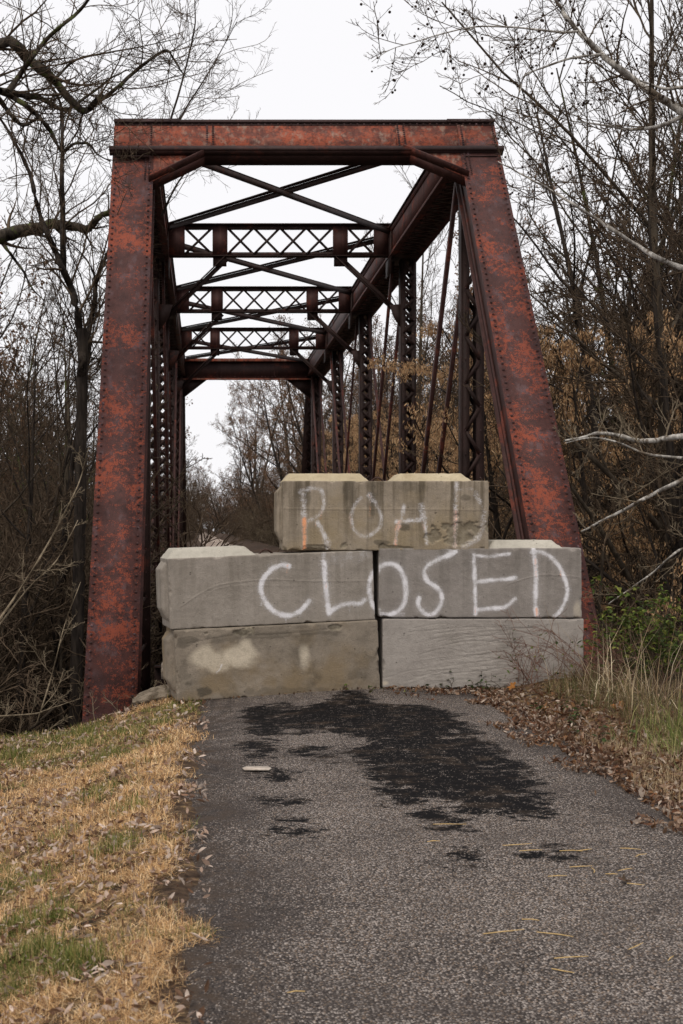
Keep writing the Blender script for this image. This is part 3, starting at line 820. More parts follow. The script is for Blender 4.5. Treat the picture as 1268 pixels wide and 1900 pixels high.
for x0, x1 in ((XLo - 0.004, XLo + 0.98), (XRo - 0.72, XRo + 0.004)):
    m.obb(pf((x0 + x1) / 2, -0.013, -0.10)[0], U3, nm, am, (x1 - x0) / 2, 0.160, 0.0075)
    m.obb(pf((x0 + x1) / 2, 0.034, 0.066)[0], U3, nm, am, (x1 - x0) / 2, 0.006, 0.032)
m.obb(pf(mid_x, 0.036, 0.056)[0], U3, nm, am, half - 0.01, 0.006, 0.028)
part(m, 'top_flange', 'rust_flange', ps)
m = MB()
m.obb(pf(mid_x, 0.712, 0.095)[0], U3, nm, am, half + 0.05, 0.012, 0.042)
m.obb(pf(mid_x, 0.735, -0.06)[0], U3, nm, am, half - 0.62, 0.14, 0.012)
m.obb(pf(mid_x, 0.739, 0.033)[0], U3, nm, am, half + 0.045, 0.048, 0.010)
part(m, 'bottom_flange', 'rust_flange', ps)
for px in (322 - 40, 390, 741, 852):
    x = (px - VX) / 122.2
    m = MB(); wd = 0.075 if px in (390, 741) else 0.05
    m.obb(pf(x, 0.36, 0.030)[0], U3, nm, am, wd, 0.005, 0.245)
    part(m, 'stiffener', 'rust_portal', ps)
m = MB()
for px, two in ((282, 0), (390, 1), (741, 1), (852, 0)):
    x = (px - VX) / 122.2
    for k in range(10):
        for dx in ((-0.045, 0.045) if two else (0.0,)):
            p_, a_, n_ = pf(x + dx, 0.135 + k * 0.05, 0.034); m.rivet(p_, n_, 0.019, 0.019)
x = XLo + 0.08
while x < XRo - 0.05:
    p_, a_, n_ = pf(x, 0.088, 0.031); m.rivet(p_, n_, 0.019, 0.02)
    x += 0.10
for x0, x1 in ((XLo + 0.05, XLo + 0.95), (XRo - 0.68, XRo - 0.03)):
    x = x0
    while x < x1:
        p_, a_, n_ = pf(x, 0.034, 0.072); m.rivet(p_, n_, 0.017, 0.014); x += 0.115
for xx in (XLo + 0.05, XRo - 0.05):
    for k in range(9):
        p_, a_, n_ = pf(xx, 0.14 + k * 0.055, 0.026); m.rivet(p_, n_, 0.0155, 0.014)
part(m, 'rivets', 'rust_rivet', ps, 'stuff')
# corner gussets with a sloping flange
for s, xi, tipx in ((-1, XLi - 0.03, 0.045), (1, XRi + 0.03, 2.98)):
    a_ = pf(xi - 0.08 * (-s), 0.66, 0.004)[0]; b_ = pf(tipx, 0.66, 0.004)[0]; c_ = pf(xi - 0.08 * (-s), 1.30, 0.004)[0]; d_ = pf(xi + 0.02 * (-s), 1.30, 0.004)[0]
    m = MB(); m.prism([a_, b_, d_, c_] if s < 0 else [b_, a_, c_, d_], -nm * 0.014)
    g = part(m, 'corner_gusset', 'rust_portal')
    m = MB(); b2 = pf(tipx + 0.04 * s * -1, 0.665, 0.05)[0]; d2 = pf(xi - 0.03 * (-s), 1.305, 0.05)[0]
    m.bar(b2, d2, nm, 0.13, 0.016)
    b3 = pf(tipx + 0.03 * s * -1, 0.655 - 0.03, 0.010)[0]; d3 = pf(xi - 0.03 * (-s), 1.275, 0.010)[0]
    m.bar(b2 - nm * 0.15, d2 - nm * 0.15, nm, 0.16, 0.016)
    part(m, 'gusset_flange', 'rust_web', g)
    r = MB()
    for k in range(14):
        f = (k + 0.5) / 14
        p_, a2, n2 = pf(xi + (0.0 if s < 0 else 0.0) + s * 0.028, 0.72 + f * 0.55, 0.014); r.rivet(p_, n2, 0.0155, 0.014)
        p_, a2, n2 = pf(xi + s * 0.085, 0.72 + f * 0.55, 0.014); r.rivet(p_, n2, 0.0155, 0.014)
    part(r, 'rivets', 'rust_rivet', g, 'stuff')

# top chords
for s, xi, xo, xc in ((-1, XLi, XLo, XLc), (1, XRi, XRo, XRc)):
    y0, y1 = Y1 + 0.25, YU[4] + 0.3
    m = MB()
    for x in (xi + s * 0.035, xo - s * 0.035):
        m.box(x - 0.014, x + 0.014, y0, y1, ZC + 0.012, ZT - 0.02)
    for x in (xi, xo):
        sg = s if x == xi else -s
        m.box(min(x - sg * 0.03, x + sg * 0.12), max(x - sg * 0.03, x + sg * 0.12), y0, y1, ZC - 0.004, ZC + 0.012)
        m.box(min(x + sg * 0.005, x + sg * 0.021), max(x + sg * 0.005, x + sg * 0.021), y0, y1, ZT - 0.13, ZT - 0.025)
        m.box(min(x + sg * 0.005, x + sg * 0.021), max(x + sg * 0.005, x + sg * 0.021), y0, y1, ZC + 0.013, ZC + 0.10)
    ch = part(m, 'top_chord', 'rust_web')
    m = MB(); m.box(min(xi, xo) - 0.03, max(xi, xo) + 0.03, y0, y1, ZT - 0.02, ZT)
    part(m, 'cover_plate', 'rust_dark', ch)
    m = MB(); lacing(m, (xc, y0, ZC - 0.012), (xc, y1, ZC - 0.012), U3, 0.40, 0.012, 0.34, 0.075)
    for yu in YU: m.box(xc - 0.24, xc + 0.24, yu - 0.55, yu + 0.55, ZC - 0.034, ZC - 0.022)
    part(m, 'lacing', 'rust_dark', ch, 'stuff')
    r = MB(); y = y0 + 0.1
    while y < 40:
        for z in (ZT - 0.08, ZC + 0.06): r.rivet((xi + s * 0.004, y, z), (-s, 0, 0), 0.015, 0.012)
        y += 0.12
    part(r, 'rivets', 'rust_rivet', ch, 'stuff')
    for yu in YU[1:4]:
        m = MB(); m.box(min(xi - s * 0.016, xi - s * 0.003), max(xi - s * 0.016, xi - s * 0.003), yu - 0.42, yu + 0.42, ZC - 0.35, ZT - 0.14)
        part(m, 'gusset_plate', 'rust_dark', ch)

# sway struts with crossed lattice bars, knee braces
for k in (1, 2, 3):
    y = YU[k]; zt, zb = 7.655, 6.985
    m = MB()
    m.box(XLi - 0.02, XRi + 0.02, y - 0.13, y + 0.13, zt - 0.02, zt); m.box(XLi - 0.02, XRi + 0.02, y - 0.02, y + 0.0, zt - 0.115, zt - 0.021)
    m.box(XLi - 0.02, XRi + 0.02, y - 0.11, y + 0.11, zb, zb + 0.018); m.box(XLi - 0.02, XRi + 0.02, y - 0.02, y + 0.0, zb + 0.019, zb + 0.095)
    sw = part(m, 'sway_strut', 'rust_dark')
    xs = [XLi - 0.01, -0.43, 0.14, 0.45, 2.62, 2.93, 3.46, XRi + 0.01]
    for i in (0, 2, 4, 6):
        m = MB(); m.box(xs[i], xs[i + 1], y - 0.036, y - 0.021, zb + 0.02, zt - 0.022)
        part(m, 'batten_plate', 'rust_web', sw)
    cells = [(xs[1], xs[2])] + [(xs[3] + (xs[4] - xs[3]) * q / 4, xs[3] + (xs[4] - xs[3]) * (q + 1) / 4) for q in range(4)] + [(xs[5], xs[6])]
    for (xa, xb) in cells:
        m = MB(); m.bar((xa, y - 0.026, zb + 0.05), (xb, y - 0.026, zt - 0.07), U3, 0.05, 0.010); part(m, 'lattice_bar', 'rust_dark', sw)
        m = MB(); m.bar((xa, y + 0.008, zt - 0.07), (xb, y + 0.008, zb + 0.05), U3, 0.05, 0.010); part(m, 'lattice_bar', 'rust_dark', sw)
    r = MB(); x = XLi + 0.08
    while x < XRi:
        r.rivet((x, y - 0.02, zb + 0.05), (0, -1, 0), 0.013, 0.01); r.rivet((x, y - 0.02, zt - 0.06), (0, -1, 0), 0.013, 0.01); x += 0.16
    part(r, 'rivets', 'rust_rivet', sw, 'stuff')
    for (a_, b_) in (((0.40, 6.99), (-0.92, 5.72)), ((2.66, 6.99), (4.02, 5.72))):
        m = MB(); m.angle((a_[0], y - 0.05, a_[1]), (b_[0], y - 0.05, b_[1]), FW, 0.11, 0.016)
        kb = part(m, 'knee_brace', 'rust_dark')
        sgn = 1 if b_[0] > 1 else -1
        m = MB(); m.prism([(b_[0] + sgn * 0.05, y - 0.11, b_[1] - 0.30), (b_[0] + sgn * 0.05, y - 0.11, b_[1] + 0.28), (b_[0] - sgn * 0.24, y - 0.11, b_[1] + 0.26), (b_[0] - sgn * 0.16, y - 0.11, b_[1] + 0.0)][::sgn], (0, 0.012, 0))
        part(m, 'gusset_plate', 'rust_dark', kb)
        m = MB(); xx = 0.29 if sgn < 0 else 2.78
        m.box(xx - 0.14, xx + 0.14, y - 0.045, y - 0.037, 6.78, 6.984); part(m, 'batten_plate', 'rust_dark', kb)

# top lateral crosses
for k in range(4):
    za = 7.36 if k == 0 else 7.42
    ya, yb = YU[k] + 0.15, YU[k + 1] - 0.1
    for (xa, xb, dz) in ((XLi, XRi, 0.0), (XRi, XLi, 0.13)):
        m = MB(); m.angle((xa, ya, za + dz - 0.06), (xb, yb, 7.62 + dz - 0.10), U3, 0.12, 0.015)
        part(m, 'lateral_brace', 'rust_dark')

# verticals
def lattice_post(name, x, y, wid, dep, leg, z0, z1, pitch, bw):
    m = MB()
    for s in (-1, 1):
        m.box(x + s * (wid / 2) - 0.008, x + s * (wid / 2) + 0.008, y - dep / 2, y + dep / 2, z0, z1)
        for t_ in (-1, 1):
            xa, xb = x + s * (wid / 2 - 0.009), x + s * (wid / 2 - leg)
            m.box(min(xa, xb), max(xa, xb), y + t_ * dep / 2 - 0.007 - 0.001, y + t_ * dep / 2 + 0.007 - 0.001, z0, z1)
    o = part(m, name, 'rust_dark')
    q = MB()
    for t_ in (-1, 1):
        lacing(q, (x, y + t_ * (dep / 2 + 0.014), z0 + 0.1), (x, y + t_ * (dep / 2 + 0.014), z1 - 0.1), U3, wid - leg, 0.010, pitch, bw, wid < 0.31)
    part(q, 'lacing', 'rust_dark', o, 'stuff')
    r = MB(); z = z0 + 0.1
    while z < z1 - 0.1:
        for s in (-1, 1):
            r.rivet((x + s * (wid / 2 - leg * 0.45), y - dep / 2 - 0.022, z), (0, -1, 0), 0.013, 0.010)
            r.rivet((x - s * (wid / 2 + 0.008), y + 0.05, z + 0.05), (-s, 0, 0), 0.013, 0.010)
        z += pitch
    part(r, 'rivets', 'rust_rivet', o, 'stuff')
    return o
for xc, sg in ((-1.12, -1), (4.16, 1)):
    lattice_post('hip_vertical', xc - sg * 0.1, YU[0] + 0.15, 0.33, 0.26, 0.115, ZB, ZC, 0.36, 0.055)
    for k in (1, 2, 3):
        lattice_post('vertical_post', xc + sg * 0.0, YU[k], 0.30, 0.34, 0.09, ZB, ZC - 0.03, 0.24, 0.06)
    lattice_post('hip_vertical', xc - sg * 0.1, YU[4] - 0.15, 0.33, 0.26, 0.115, ZB, ZC, 0.36, 0.055)

# diagonals: pairs of eyebars and single counter rods
for xc, sg in ((XLc, -1), (XRc, 1)):
    def dg(a, b, offs, w_, t_, name):
        for d in offs:
            m = MB(); m.bar((xc - sg * d, *a), (xc - sg * d, *b), FW, w_, t_)
            part(m, name, 'rust_web')
    zt = ZC + 0.25
    dg((YU[0], zt), (YL[2], ZB), (0.20, -0.08), 0.15, 0.055, 'eyebar')
    dg((YU[1], zt), (YL[3], ZB), (0.19, -0.06), 0.12, 0.055, 'eyebar')
    dg((YU[3], zt), (YL[3], ZB), (0.17, -0.10), 0.12, 0.055, 'eyebar')
    dg((YU[4], zt), (YL[4], ZB), (0.17, -0.10), 0.12, 0.055, 'eyebar')
    dg((YU[2], zt), (YL[2], ZB), (-0.13,), 0.055, 0.055, 'counter_rod')
    dg((YU[2], zt), (YL[4], ZB), (0.10,), 0.055, 0.055, 'counter_rod')
    for k in range(6):
        for d in (-0.2, 0.2):
            m = MB(); m.bar((xc + d, YL[k] + (0.7 if sg < 0 and k == 0 else 0), ZB), (xc + d, YL[k + 1], ZB), UP, 0.18, 0.03); part(m, 'bottom_chord_eyebar', 'rust_dark')

# rear portal and rear end posts
yr = YU[4]
m = MB(); m.box(XLo, XRo, yr + 0.02, yr + 0.04, 6.86, 7.56)
rp = part(m, 'portal_strut', 'rust_flange')
rp['label'] = 'plate portal strut at the far end of the bridge'
m = MB(); m.box(XLo, XRo, yr - 0.14, yr + 0.3, 7.561, 7.585); m.box(XLo, XRo, yr - 0.135, yr - 0.12, 7.47, 7.56); part(m, 'top_flange', 'rust_portal', rp)
m = MB(); m.box(XLo, XRo, yr - 0.14, yr + 0.3, 6.83, 6.858); m.box(XLo + 0.01, XRo - 0.01, yr - 0.14, yr - 0.125, 6.79, 6.829); part(m, 'bottom_flange', 'rust_portal', rp)
r = MB()
for k in range(36):
    r.rivet((XLi + 0.1 + k * 0.125, yr + 0.018, 6.93), (0, -1, 0), 0.02, 0.012)
for x in (0.42, 2.55):
    for k in range(10): r.rivet((x, yr + 0.018, 6.95 + 0.055 * k), (0, -1, 0), 0.02, 0.012)
part(r, 'rivets', 'rust_rivet', rp, 'stuff')
for s, xi, tip in ((-1, XLi - 0.06, 0.03), (1, XRi + 0.06, 3.0)):
    m = MB(); m.prism([(xi, yr + 0.02, 6.828), (tip, yr + 0.02, 6.828), (xi, yr + 0.02, 6.15)][::(1 if s < 0 else -1)], (0, 0.015, 0)); g = part(m, 'corner_gusset', 'rust_dark')
    m = MB(); m.bar((tip, yr + 0.02, 6.81), (xi, yr + 0.02, 6.14), FW, 0.14, 0.014); part(m, 'gusset_flange', 'rust_dark', g)
for xc in (XLc, XRc):
    A, B = np.array((xc, YL[6], ZB)), np.array((xc, YU[4] + 0.45, ZT - 0.1))
    # the cover plate faces away from us: build mirrored
    w = nrm(B - A); n = nrm(np.cross(U3, w)); Lp = np.linalg.norm(B - A); mid = (A + B) / 2
    m = MB()
    for s in (-1, 1): m.obb(mid + U3 * s * 0.24, U3, n, w, 0.02, 0.22, Lp / 2)
    m.obb(mid - n * 0.235, U3, n, w, 0.30, 0.012, Lp / 2)
    for s in (-1, 1): m.obb(mid + n * 0.225 + U3 * s * 0.22, U3, n, w, 0.08, 0.010, Lp / 2)
    o = part(m, 'end_post', 'rust_dark')
    q = MB(); lacing(q, A + n * 0.245, B + n * 0.245, U3, 0.40, 0.012, 0.42, 0.07)
    part(q, 'lacing', 'rust_dark', o, 'stuff')

# floor: cross beams, stringers, planks
for k in range(1, 6):
    m = MB(); y = YL[k]
    m.box(XLi, XRi, y - 0.012, y + 0.012, -1.55, -0.70)
    for z in (-1.56, -0.70): m.box(XLi, XRi, y - 0.15, y + 0.15, z, z + 0.02)
    part(m, 'floor_beam', 'rust_dark')
for x in (0.5, 2.5):
    m = MB(); m.box(x - 0.012, x + 0.012, 14.4, 60.2, -0.68, -0.12)
    for z in (-0.679, -0.13): m.box(x - 0.12, x + 0.12, 14.4, 60.2, z, z + 0.016)
    part(m, 'stringer', 'rust_dark')
t = NT('deck_timber', 0.9, 0.1); c = t.coord(scale=(1.2, 20, 20))
M['timber'] = t.done(t.mix(t.step(t.noise(c, 1.0, 5, 0.65), 0.3, 0.7), (0.11, 0.085, 0.065), (0.27, 0.225, 0.18)))
dk = empty('deck', (0, 0, 0), bridge)
pm = MB().box(-1.95, 1.95, -0.14, 0.14, -0.09, 0.0).build('plank', M['timber'], dk)
rg = random.Random(2)
pm.location = (0, 0.5, 2.6)
y = 0.5 + 0.295
while y < 46.2:
    o = pm.copy(); C.objects.link(o); o.parent = dk
    o.location = (rg.uniform(-0.02, 0.02), y, 2.6 + rg.uniform(-0.006, 0.006)); y += 0.295
# ------------------------------------------------------------------ abutment and stones
def rock(name, label, cat, loc, size, rot, seed, mat, flat=0.0, group=None):
    import bmesh
    bm = bmesh.new(); bmesh.ops.create_icosphere(bm, subdivisions=4, radius=1.0)
    p = np.array([v.co[:] for v in bm.verts])
    p = np.sign(p) * np.abs(p) ** 0.75
    d = 0.62 + 0.55 * fbm(p + seed, 1.1, seed, 4) + 0.12 * fbm(p + seed, 5, seed + 3, 3)
    p = p * d[:, None] * np.array(size)
    for v, q in zip(bm.verts, p): v.co = q
    me = bpy.data.meshes.new(name); bm.to_mesh(me); bm.free()
    o = link_mesh(name, me, mat, None, loc, rot)
    return tag(o, label, cat, group)
t = NT('stone', 0.95, 0.1); c = t.coord()
M['stone'] = t.done(t.mix(t.step(t.noise(c, 9, 5, 0.7), 0.35, 0.65), (0.09, 0.07, 0.05), (0.25, 0.205, 0.155)), t.bump(t.noise(c, 20, 5, 0.7), 0.7, 0.03))
q = P(296, 1291, 13.05)
rock('stone_slab', 'weathered brown stone slab tilted against the lower left concrete block', 'stone', q, (0.27, 0.24, 0.075), (0.05, -0.30, 0.1), 4, M['stone'])
t = NT('abutment_concrete', 0.95, 0.1); c = t.coord()
M['abut'] = t.done(t.mix(t.step(t.noise(c, 2.5, 5, 0.7), 0.35, 0.65), (0.13, 0.115, 0.095), (0.28, 0.25, 0.21)), t.bump(t.noise(c, 14, 5, 0.7), 0.5, 0.03))
for nm_, y0, y1, lab in (('abutment', 13.4, 15.3, 'concrete bridge seat under the near ends of the trusses'), ('abutment', 59.4, 61.2, 'concrete bridge seat under the far ends of the trusses')):
    a = empty(nm_, (1.5, (y0 + y1) / 2, -5)); tag(a, lab, 'abutment', 'bridge seats')
    m = MB(); m.box(-3.3, 3.3, -0.95, 0.95, -1.5, 2.2); m.build('seat', M['abut'], a)
    m = MB(); near_ = y0 < 30
    yy = -0.95 if near_ else 0.65
    m.box(-2.0, 2.0, yy, yy + 0.3, 2.2, 4.86); m.build('backwall', M['abut'], a)
# ------------------------------------------------------------------ bare trees
def vunit(rnd):
    while True:
        x, y, z = rnd.uniform(-1, 1), rnd.uniform(-1, 1), rnd.uniform(-1, 1)
        l = x * x + y * y + z * z
        if 0.01 < l < 1:
            l = math.sqrt(l); return x / l, y / l, z / l

def walk(rnd, p, d, length, seg, wander, up, r0, r1):
    x, y, z = p; dx, dy, dz = d; st = length / seg
    pts = [(x, y, z)]; rad = [r0]
    for k in range(seg):
        a, b, c_ = vunit(rnd)
        dx += a * wander; dy += b * wander; dz += c_ * wander + up
        l = math.sqrt(dx * dx + dy * dy + dz * dz); dx /= l; dy /= l; dz /= l
        x += dx * st; y += dy * st; z += dz * st
        pts.append((x, y, z)); f = (k + 1) / seg; rad.append(r0 + (r1 - r0) * f)
    return pts, rad

def grow(rnd, stems, spec):
    """stems: list of (pts, radii); spec per level: n, len, ang, seg, wander, up, rr, tip, t0"""
    levels = [list(stems)]
    for sp in spec:
        nxt = []
        for (pts, rad) in levels[-1]:
            m = len(pts) - 1
            L = sum(math.dist(pts[i], pts[i + 1]) for i in range(m))
            n = sp['n'] if 'n' in sp else 0
            if 'per_m' in sp: n = sp['per_m'] * L
            n = int(n * rnd.uniform(0.75, 1.25) + rnd.random())
            for i in range(n):
                t_ = sp['t0'] + (1 - sp['t0']) * (i + rnd.random()) / n
                t_ = min(t_, 0.985); k = int(t_ * m); f = t_ * m - k
                a, b = pts[k], pts[k + 1]
                p = (a[0] + (b[0] - a[0]) * f, a[1] + (b[1] - a[1]) * f, a[2] + (b[2] - a[2]) * f)
                r = rad[k] + (rad[k + 1] - rad[k]) * f
                l = math.dist(a, b) or 1e-6
                d = ((b[0] - a[0]) / l, (b[1] - a[1]) / l, (b[2] - a[2]) / l)
                q = vunit(rnd); dt = q[0] * d[0] + q[1] * d[1] + q[2] * d[2]
                q = (q[0] - d[0] * dt, q[1] - d[1] * dt, q[2] - d[2] * dt)
                ql = math.sqrt(q[0] ** 2 + q[1] ** 2 + q[2] ** 2) or 1e-6
                an = math.radians(sp['ang']) * rnd.uniform(0.65, 1.35); ca, sa = math.cos(an), math.sin(an) / ql
                d = (d[0] * ca + q[0] * sa, d[1] * ca + q[1] * sa, d[2] * ca + q[2] * sa)
                ln = (sp['abs'] if 'abs' in sp else sp['len'] * L) * (1 - 0.55 * t_) * rnd.uniform(0.55, 1.3)
                nxt.append(walk(rnd, p, d, ln, sp['seg'], sp['wander'], sp['up'], max(r * sp['rr'], sp['tip'] * 1.3), sp['tip']))
        levels.append(nxt)
    return levels

def tree_meshes(levels, split, sides=(9, 6, 4, 3, 3, 3)):
    """-> (trunk verts, quads), (crown verts, quads)"""
    res = []
    for a, b in ((0, split), (split, len(levels))):
        V, Q, n = [], [], 0
        for l in range(a, b):
            if not levels[l]: continue
            v, q = tubes(levels[l], sides[l]); V.append(v); Q.append(q + n); n += len(v)
        res.append((np.concatenate(V), np.concatenate(Q)))
    return res

def hang_leaves(rnd, levels, lv, count, size, cols, droop=1.0, cluster=4, jitter=0.10):
    """narrow hanging seed wings or dead leaves along the twigs of level lv"""
    rs = np.random.RandomState(rnd.randrange(1 << 30))
    tw = levels[lv]; B = len(tw)
    bi = rs.randint(0, B, count)
    base = np.array([tw[b][0][rs.randint(1, len(tw[b][0]))] for b in bi])
    base = np.repeat(base, cluster, 0) + rs.uniform(-jitter, jitter, (count * cluster, 3))
    n = len(base)
    d = rs.normal(0, 0.45, (n, 3)); d[:, 2] -= droop; d /= np.linalg.norm(d, axis=1, keepdims=True)
    s = np.cross(d, rs.normal(0, 1, (n, 3))); s /= np.linalg.norm(s, axis=1, keepdims=True)
    ln = size[0] * rs.uniform(0.6, 1.3, (n, 1)); wd = size[1] * rs.uniform(0.6, 1.3, (n, 1))
    nn = np.cross(d, s) * wd * 0.4
    v = np.stack([base, base + d * ln * 0.55 + s * wd + nn, base + d * ln, base + d * ln * 0.55 - s * wd + nn], 1).reshape(-1, 3)
    q = np.arange(n * 4).reshape(n, 4)
    cols = np.array(cols); c_ = cols[rs.randint(0, len(cols), n)] * rs.uniform(0.7, 1.25, (n, 1))
    return mesh_arrays('leaves', v, q, False, {'col': np.repeat(c_, 4, 0)})

PROTO = {}
def proto_tree(key, seed, height, r, spec, split=2, bark='bark', twig='twig', lean=0.05, stems=1, leaves=None, wander=0.05):
    rnd = random.Random(seed)
    st = []
    for s in range(stems):
        d = (rnd.uniform(-lean, lean) * (1 if stems == 1 else 3), rnd.uniform(-lean, lean) * (1 if stems == 1 else 3), 1)
        p = (0, 0, -0.4) if stems == 1 else (rnd.uniform(-0.25, 0.25), rnd.uniform(-0.25, 0.25), -0.3)
        st.append(walk(rnd, p, d, height * rnd.uniform(0.8, 1.05), 9, wander, 0.04, r * rnd.uniform(0.75, 1.1), 0.012))
    lv = grow(rnd, st, spec)
    (tv, tq), (cv, cq) = tree_meshes(lv, split)
    parts = [('trunk', mesh_arrays(key + '_trunk', tv, tq, True), M[bark]), ('crown', mesh_arrays(key + '_crown', cv, cq, False), M[twig])]
    if leaves:
        parts.append(('leaves', hang_leaves(rnd, lv, *leaves), M['leaf']))
    for nm_, me, mt in parts: me.materials.append(mt)
    PROTO[key] = parts
    return lv

def plant(key, name, loc, rotz, scale, label, cat, group, tilt=(0, 0)):
    o = empty(name, loc); o.rotation_euler = (tilt[0], tilt[1], rotz); o.scale = (scale, scale, scale)
    tag(o, label, cat, group)
    ps = {}
    for nm_, me, mt in PROTO[key]:
        c_ = bpy.data.objects.new(nm_, me); C.objects.link(c_)
        c_.parent = o if nm_ != 'leaves' else ps['crown']
        ps[nm_] = c_
        if nm_ == 'leaves': c_['kind'] = 'stuff'
    return o

def sp(n, len_, ang, seg, wander, up, rr, tip, t0, **kw):
    return dict(n=n, len=len_, ang=ang, seg=seg, wander=wander, up=up, rr=rr, tip=tip, t0=t0, **kw)
tall = lambda a: [sp(15, 0.40, a, 7, 0.13, 0.08, 0.52, 0.010, 0.22), sp(8, 0.46, 42, 5, 0.16, 0.06, 0.55, 0.006, 0.15), sp(6, 0.48, 42, 4, 0.18, 0.04, 0.6, 0.004, 0.15), sp(4, 0.55, 40, 3, 0.2, 0.03, 0.7, 0.0028, 0.15)]
proto_tree('tall0', 1, 15, 0.17, tall(42))
proto_tree('tall1', 2, 17, 0.20, tall(36), bark='bark_dark')
proto_tree('tall2', 3, 13, 0.13, tall(50), lean=0.16, wander=0.09)
proto_tree('tall3', 4, 16, 0.16, tall(32), bark='bark_moss')
low = lambda n: [sp(n, 0.5, 48, 6, 0.2, 0.03, 0.55, 0.007, 0.12), sp(8, 0.5, 48, 5, 0.22, 0.02, 0.6, 0.0045, 0.15), sp(6, 0.5, 45, 3, 0.25, 0.0, 0.65, 0.003, 0.15)]
proto_tree('thicket0', 11, 4.5, 0.03, low(9), split=1, stems=7, lean=0.22, twig='twig', wander=0.14)
proto_tree('thicket1', 12, 3.4, 0.022, low(8), split=1, stems=9, lean=0.3, twig='twig_pale', bark='twig_pale', wander=0.18)
proto_tree('thicket2', 13, 5.5, 0.04, low(10), split=1, stems=5, lean=0.2, twig='twig', wander=0.12)
tan = [(0.68, 0.43, 0.23), (0.58, 0.35, 0.18), (0.78, 0.54, 0.31), (0.42, 0.25, 0.13)]
brn = [(0.20, 0.11, 0.065), (0.26, 0.15, 0.085), (0.15, 0.085, 0.05)]
elder = [sp(16, 0.37, 44, 7, 0.16, 0.05, 0.55, 0.010, 0.12), sp(8, 0.46, 46, 5, 0.2, 0.02, 0.55, 0.006, 0.15), sp(6, 0.45, 44, 3, 0.22, 0.0, 0.6, 0.004, 0.15)]
proto_tree('elder0', 21, 10, 0.12, elder, stems=2, lean=0.12, leaves=(3, 2300, (0.066, 0.010), tan, 1.2, 12, 0.08), bark='bark_dark')
proto_tree('elder1', 22, 8.5, 0.10, elder, stems=3, lean=0.14, leaves=(3, 2000, (0.064, 0.010), tan, 1.2, 12, 0.08), bark='bark_dark')
proto_tree('beech0', 23, 11, 0.13, elder, stems=2, lean=0.12, leaves=(3, 3200, (0.06, 0.018), brn, 0.8, 4, 0.12), bark='bark_dark')
proto_tree('beech1', 24, 9, 0.10, elder, stems=2, lean=0.14, leaves=(3, 2600, (0.055, 0.018), brn, 0.8, 4, 0.12), bark='bark_dark')

R = random.Random(77)
def put(key, name, x, y, s, label, cat, group, tilt=0.05, dz=0.0):
    z = float(ground_z(np.array([x]), np.array([y]))[0]) + dz
    plant(key, name, (x, y, z), R.uniform(0, 6.28), s, label, cat, group, (R.uniform(-tilt, tilt), R.uniform(-tilt, tilt)))

def scatter(n, x0, x1, y0, y1, keys, name, label, cat, group, s0, s1, gap=1.5, tilt=0.06, test=None):
    got = []; tries = 0
    while len(got) < n and tries < n * 60:
        tries += 1
        x, y = R.uniform(x0, x1), R.uniform(y0, y1)
        if any((x - a) ** 2 + (y - b) ** 2 < gap * gap for a, b in got): continue
        if test and not test(x, y): continue
        got.append((x, y)); put(R.choice(keys), name, x, y, R.uniform(s0, s1), label, cat, group, tilt)

dense = [sp(20, 0.36, 40, 6, 0.15, 0.06, 0.5, 0.012, 0.10), sp(9, 0.46, 44, 4, 0.18, 0.04, 0.55, 0.009, 0.12), sp(7, 0.46, 44, 3, 0.2, 0.02, 0.6, 0.007, 0.12), sp(3, 0.5, 42, 2, 0.2, 0.02, 0.7, 0.006, 0.15)]
proto_tree('dense0', 31, 13, 0.13, dense, lean=0.1)
proto_tree('dense1', 32, 15, 0.15, dense, bark='bark_dark', lean=0.1)
brush = [sp(14, 0.5, 50, 5, 0.2, 0.02, 0.6, 0.008, 0.05), sp(10, 0.5, 48, 4, 0.22, 0.0, 0.6, 0.0055, 0.1), sp(6, 0.5, 45, 3, 0.25, 0.0, 0.7, 0.0045, 0.1)]
proto_tree('brush0', 33, 5.0, 0.03, brush, split=1, stems=8, lean=0.25, wander=0.16)
TALL = ['tall0', 'tall1', 'tall2', 'tall3']
DENSE = ['dense0', 'dense1', 'dense0', 'dense1', 'tall1']
THK = ['thicket0', 'thicket1', 'thicket2', 'brush0']
frustL = lambda x, y: -0.165 * y - 2.5 < x < -0.035 * y - 1.0
# left wood
scatter(17, -9, -2.6, 19, 42, TALL + ['dense0'], 'bare_tree', 'bare grey-brown tree in the wood left of the bridge', 'tree', 'bare trees left of the bridge', 0.62, 0.86, 1.3, test=frustL)
scatter(44, -24, -4, 42, 110, DENSE, 'bare_tree', 'slender leafless tree deep in the wood left of the bridge', 'tree', 'far trees left of the bridge', 0.75, 1.05, 2.2, test=lambda x, y: -0.165 * y - 3 < x < -0.02 * y - 3)
scatter(44, -8, -2.2, 15.5, 36, THK, 'bare_shrub', 'twiggy leafless shrub in the thicket left of the bridge', 'shrub', 'shrubs of the left thicket', 0.9, 1.5, 0.6, 0.25, test=frustL)
scatter(50, -24, -4, 34, 100, ['brush0', 'thicket2', 'brush0', 'beech1'], 'bare_shrub', 'twiggy leafless shrub far back in the left wood', 'shrub', 'far shrubs of the left wood', 1.1, 1.9, 1.3, 0.25, test=lambda x, y: -0.165 * y - 3 < x < -0.025 * y - 5)
scatter(13, -9, -2.8, 22, 46, ['tall0', 'tall2', 'tall3'], 'slim_tree', 'slim grey-brown tree among the left wood', 'tree', 'slim trees of the left wood', 0.8, 1.0, 1.1, test=frustL)
